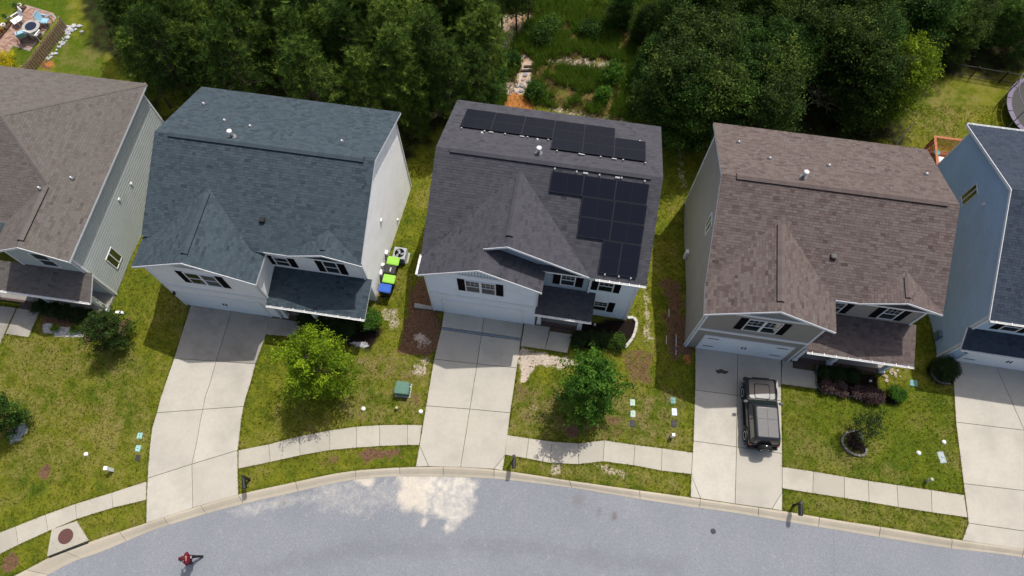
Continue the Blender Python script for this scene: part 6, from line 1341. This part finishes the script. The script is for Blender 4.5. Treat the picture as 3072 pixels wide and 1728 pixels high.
def chair(pz, rz, label, mat, slats=5, rec=False, frame=None):
    p = zp(*pz, .4); R = thing('patio_chair', label, 'chair', (p.x, p.y, zt(p)), rz, 'chairs round the patio table'); frame = frame or mat
    m = MB(); L = .75 if rec else .5; m.box(-.28, .28, -.25, L-.25, .36, .41); m.build('seat', mat, R, bevel=.01)
    for k in range(slats):
        x = -.26+k*.52/(slats-1); m = MB(); m.prism([(x-.045, -.25, .42), (x+.045, -.25, .42), (x+.045, -.22, .42), (x-.045, -.22, .42)], [(x-.045, -.52 if rec else -.4, .95), (x+.045, -.52 if rec else -.4, .95), (x+.045, -.49 if rec else -.37, .95), (x-.045, -.49 if rec else -.37, .95)]); m.build('back_slat', mat, R)
    m = MB(); m.box(-.3, .3, -.545 if rec else -.42, -.48 if rec else -.36, .92, 1.0); m.build('top_rail', mat, R, bevel=.015)
    for s in (-1, 1):
        m = MB(); m.box(s*.32-.045, s*.32+.045, -.3, .3, .58, .62); m.build('armrest', mat, R, bevel=.01)
        for y in (-.22, .24): m = MB(); m.tube([(s*.28, y, 0), (s*.31, y, .58)], .025, 6); m.build('leg', frame, R)
chair((350, 360), 2.4, 'white plastic reclining chair at the left of the patio table', wp, 6, True); chair((665, 640), -.35, 'white plastic slatted chair between the table and the fence', wp, 6); chair((850, 390), -1.75, 'pale blue sling chair at the right of the patio table', bl, 7, False, dk); chair((430, 670), .5, 'pale blue sling chair with a cushion below the patio table', bl, 7, True, dk)
terra = plain('terracotta', (.4, .14, .06), .8, .15)
for i, (x, y, mt, lb, lf) in enumerate(((150, 365, wp, 'white pot on the low wall beside the white recliner', 'greenleaf'), (95, 510, wp, 'small white pot on the low wall', None), (400, 140, wp, 'white pot at the top corner of the low wall', None), (25, 580, terra, 'orange terracotta pot at the left picture edge', None), (330, 165, terra, 'terracotta pot with dark plant at the top corner', 'leafA'))):
    p = zp(x, y, .2); R = thing('plant_pot', lb, 'pot', (p.x, p.y, zt(p)+.12)); m = MB(); m.lathe([(.1, 0), (.15, .25), (.17, .26), (.17, .3), (.14, .3), (.12, .2)], 16); m.build('pot', mt, R, True)
    m = MB(); m.lathe([(.13, .24), (.01, .25)], 14); m.build('earth', MT['dirt'], R)
    if lf:
        V_, F_, t_ = leaves(rng.normal(size=(220, 3))*np.array([.12, .12, .1])+np.array([0, 0, .4]), .09, rng); link('leaves', npmesh('leaves', V_, F_, t_, MT[lf]), R)
edging('low_wall', [zp(490, 135), zp(380, 280), zp(240, 420), zp(130, 570), zp(0, 720), zp(-150, 880)], 'low dark brick wall along the left side of the patio', .22, .16, .3, plain('dark_brick', (.09, .05, .04), .9, .3, 9))
# board fence beside the patio
fa, fb = zp(1290, 525), zp(720, 1275); fd = (fb-fa).normalized(); Lf = (fb-fa).length+3.2; R = thing('board_fence', 'brown timber board fence between patio and rocks', 'fence', (fa.x, fa.y, float(T(fa.x, fa.y))), math.atan2(fd.y, fd.x)); bw = plain('fence_board', (.3, .22, .14), .85, .3, 7); n = int(Lf/.21); hb = .95
brd = MB(); brd.prism([(.0, -.012, -.1), (.135, -.012, -.1), (.135, .012, -.1), (.0, .012, -.1)], [(.0, -.012, hb-.03), (.135, -.012, hb-.03), (.135, .012, hb-.03), (.0, .012, hb-.03)]); brd.prism([(.0, -.012, hb-.03), (.135, -.012, hb-.03), (.135, .012, hb-.03), (.0, .012, hb-.03)], [(.03, -.012, hb), (.105, -.012, hb), (.105, .012, hb), (.03, .012, hb)]); bo = None
for k in range(n):
    if bo is None: bo = brd.build('board', bw, R); o = bo
    else: o = link('board', bo.data, R)
    o.location = (k*.21, random.uniform(-.006, .006), random.uniform(-.015, .015)); o2 = link('board', bo.data, R); o2.location = (k*.21+.105, -.09, random.uniform(-.03, 0))
for k in range(0, n, 11): m = MB(); m.box(k*.21-.05, k*.21+.04, -.2, -.11, -.2, hb+.03); m.build('post', bw, R)
for z in (.25, .7): m = MB(); m.box(0, n*.21, -.07, -.02, z, z+.09); m.build('rail', bw, R)
wr = plain('white_rock', (.42, .42, .45), .9, .2, 6)
for k in range(60):
    f = r.random(); p = zp(lerp(1310, 900, f), lerp(560, 1120, f))+Vector((r.uniform(-.12, .4), r.uniform(-.15, .2), 0)); rock(p, r.uniform(.07, .15), wr, 'white rock in the strip along the board fence', 'white rocks along the fence', k)
for k in range(16): p = zp(r.uniform(1250, 1560), r.uniform(480, 620)); rock(p, r.uniform(.1, .22), wr, 'white boulder between fence and pines', 'white boulders by the pines', k)
# black picket fence of the right back garden
fa, fb = t3(1955, 545), t3(2760, 690); fd = fb-fa; Lf = fd.length; R = thing('picket_fence', 'black metal picket fence at the back of the right garden', 'fence', (fa.x, fa.y, float(T(fa.x, fa.y))), math.atan2(fd.y, fd.x)); m0 = MB(); m0.box(-.011, .011, -.011, .011, 0, 1.05); po = None
for k in range(int(Lf/.11)):
    if po is None: po = m0.build('picket', MT['black'], R); o = po
    else: o = link('picket', po.data, R)
    o.location = (k*.11, 0, 0)
for k in range(0, int(Lf)+1, 2): m = MB(); m.box(k-.035, k+.035, -.035, .035, -.1, 1.12); m.build('post', MT['black'], R)
for z in (.15, .98): m = MB(); m.box(0, Lf, -.02, .02, z, z+.04); m.build('rail', MT['black'], R)
fa, fb = t3(1690, 985), t3(1600, 1100); fd = fb-fa; Lf = fd.length+1.5; R = thing('picket_fence', 'short black fence return behind the brown roof', 'fence', (fa.x, fa.y, float(T(fa.x, fa.y))), math.atan2(fd.y, fd.x))
for k in range(int(Lf/.11)): o = link('picket', po.data, R); o.location = (k*.11, 0, 0)
for z in (.15, .98): m = MB(); m.box(0, Lf, -.02, .02, z, z+.04); m.build('rail', MT['black'], R)
# timber deck
rd_ = plain('red_brown_timber', (.36, .13, .06), .75, .2, 5); zd = -.25
R = thing('timber_deck', 'red brown timber deck with slatted railing behind the steel blue house', 'deck', (26.63, 26.7, 0), -.15); wdx, wdy = 3.4, 3.3
for k in range(int(wdy/.14)): m = MB(); m.box(.0, wdx, -wdy+k*.14, -wdy+k*.14+.125, zd-.04, zd); m.build('plank', rd_, R)
for x in (.05, wdx-.05):
    for y in (-.05, -wdy/2, -wdy+.1): m = MB(); m.box(x-.05, x+.05, y-.05, y+.05, -3, .84); m.build('post', rd_, R)
for (a0, a1, b0, b1) in ((-.08, wdx+.08, -.07, .08), (-.08, .08, -wdy, -.07)): m = MB(); m.box(a0, a1, b0, b1, .86, .9); m.build('rail_cap', rd_, R); m = MB(); m.box(a0+.05, a1-.05, b0+.05, b1-.05, zd+.1, zd+.16); m.build('bottom_rail', rd_, R)
for k in range(int(wdx/.13)): m = MB(); m.box(k*.13-.018, k*.13+.018, -.02, .02, zd+.16, .86); m.build('baluster', rd_, R)
for k in range(int(wdy/.13)): m = MB(); m.box(-.02, .02, -k*.13-.018, -k*.13+.018, zd+.16, .86); m.build('baluster', rd_, R)
m = MB(); m.box(-1.6, -.1, -1.0, -.86, zd-.6, zd-.56); m.box(-1.6, -.1, -1.0, -.95, zd-.56, .2); m.build('stair_stringer', rd_, R)
Md = Matrix.Translation((26.63, 26.7, 0)) @ Matrix.Rotation(-.15, 4, 'Z')
p = Md @ Vector((.5, -.55, zd)); m = MB(); m.lathe([(.12, 0), (.2, .3), (.22, .32), (.2, .34), (.01, .3)], 18); o = m.build('bucket', plain('turquoise', (.01, .36, .42), .5, .08), None, True); o.location = p; tag(o, 'round turquoise bucket on the timber deck', 'bucket')
p = Md @ Vector((.9, -1.9, zd)); R = thing('covered_table', 'table under a bright white cover on the timber deck', 'table', p, -.15); m = MB(); m.prism([(-.62, -.8, .1), (.62, -.8, .1), (.66, .75, .1), (-.6, .8, .1)], [(-.58, -.75, .7), (.6, -.74, .72), (.62, .72, .7), (-.56, .76, .74)]); m.build('cover', MT['white_pvc'], R, bevel=.05)
for sx in (-.4, .4): m = MB(); m.box(sx-.04, sx+.04, -.04, .04, 0, .12); m.build('leg', MT['black'], R)
# trampoline
cx, cy, Rt = 37.3, 30.9, 3.1; R = thing('trampoline', 'round trampoline with purple pads cut by the right picture edge', 'trampoline', (cx, cy, float(T(cx, cy)))); pur = plain('purple_pad', (.15, .125, .19), .6, .15, 3)
for k in range(16):
    a0, a1 = 2*math.pi*k/16+.01, 2*math.pi*(k+1)/16-.01; m = MB(); f = lambda a, q, z: (math.cos(a)*q, math.sin(a)*q, z); am = (a0+a1)/2
    m.prism([f(a0, Rt-.32, .86), f(a0, Rt, .86), f(am, Rt+.02, .86), f(a1, Rt, .86), f(a1, Rt-.32, .86), f(am, Rt-.3, .86)], [f(a0, Rt-.32, .9), f(a0, Rt, .9), f(am, Rt+.02, .91), f(a1, Rt, .9), f(a1, Rt-.32, .9), f(am, Rt-.3, .91)]); m.build('pad', pur, R)
m = MB(); m.lathe([(Rt-.33, .82), (.01, .8)], 40); m.build('mat', MT['black'], R)
for k in range(8):
    a = 2*math.pi*k/8+.3; m = MB(); m.tube([(math.cos(a)*Rt*1.01, math.sin(a)*Rt*1.01, 0), (math.cos(a)*Rt*1.03, math.sin(a)*Rt*1.03, 2.3)], .03, 8); m.build('pole', pur, R)
m = MB(); n = 40; m.tube([(math.cos(2*math.pi*k/n)*Rt*1.03, math.sin(2*math.pi*k/n)*Rt*1.03, 2.3) for k in range(n+1)], .025, 6); m.build('top_ring', pur, R)
# timbers and steps of the path through the clearing
zk = lambda x, y: at((1440+x/3.8125, y/3.8125)); tw = plain('old_timber', (.09, .065, .05), .9, .3, 6)
def log_(a, b, h, w_, label, cat_='timber', i=0):
    c = (a+b)/2; e = (b-a); L = e.length; m = MB(); m.box(-L/2, L/2, -w_/2, w_/2, -.08, h); o = m.build('timber', tw, None, bevel=.015); o.location = (c.x, c.y, float(T(c.x, c.y))+.02); o.rotation_euler = (0, 0, math.atan2(e.y, e.x)); tag(o, label, cat_)
log_(zk(465, 815), zk(600, 812), .14, .14, 'timber step across the sandy path, nearest the clay'); log_(zk(500, 765), zk(605, 765), .12, .12, 'timber step across the sandy path, farther up'); log_(zk(920, 765), zk(1180, 785), .2, .14, 'left length of the long timber retaining edge'); log_(zk(1190, 786), zk(1420, 808), .2, .14, 'middle length of the long timber retaining edge'); log_(zk(1430, 810), zk(1670, 832), .2, .14, 'right length of the long timber retaining edge'); log_(zk(212, 590), zk(215, 710), .1, .14, 'upright plank lying left of the sandy path')
gs = plain('grey_path_stone', (.3, .3, .32), .85, .2, 6)
for i, (x, y) in enumerate(((520, 860), (490, 910), (545, 930), (480, 975), (430, 990), (470, 1040), (420, 1060), (510, 1010))): rock(zk(x, y), r.uniform(.14, .24), gs, 'flat grey stone on the sandy path', 'flat stones of the sandy path', i)
# litter of small stones on the road edge is left to the material
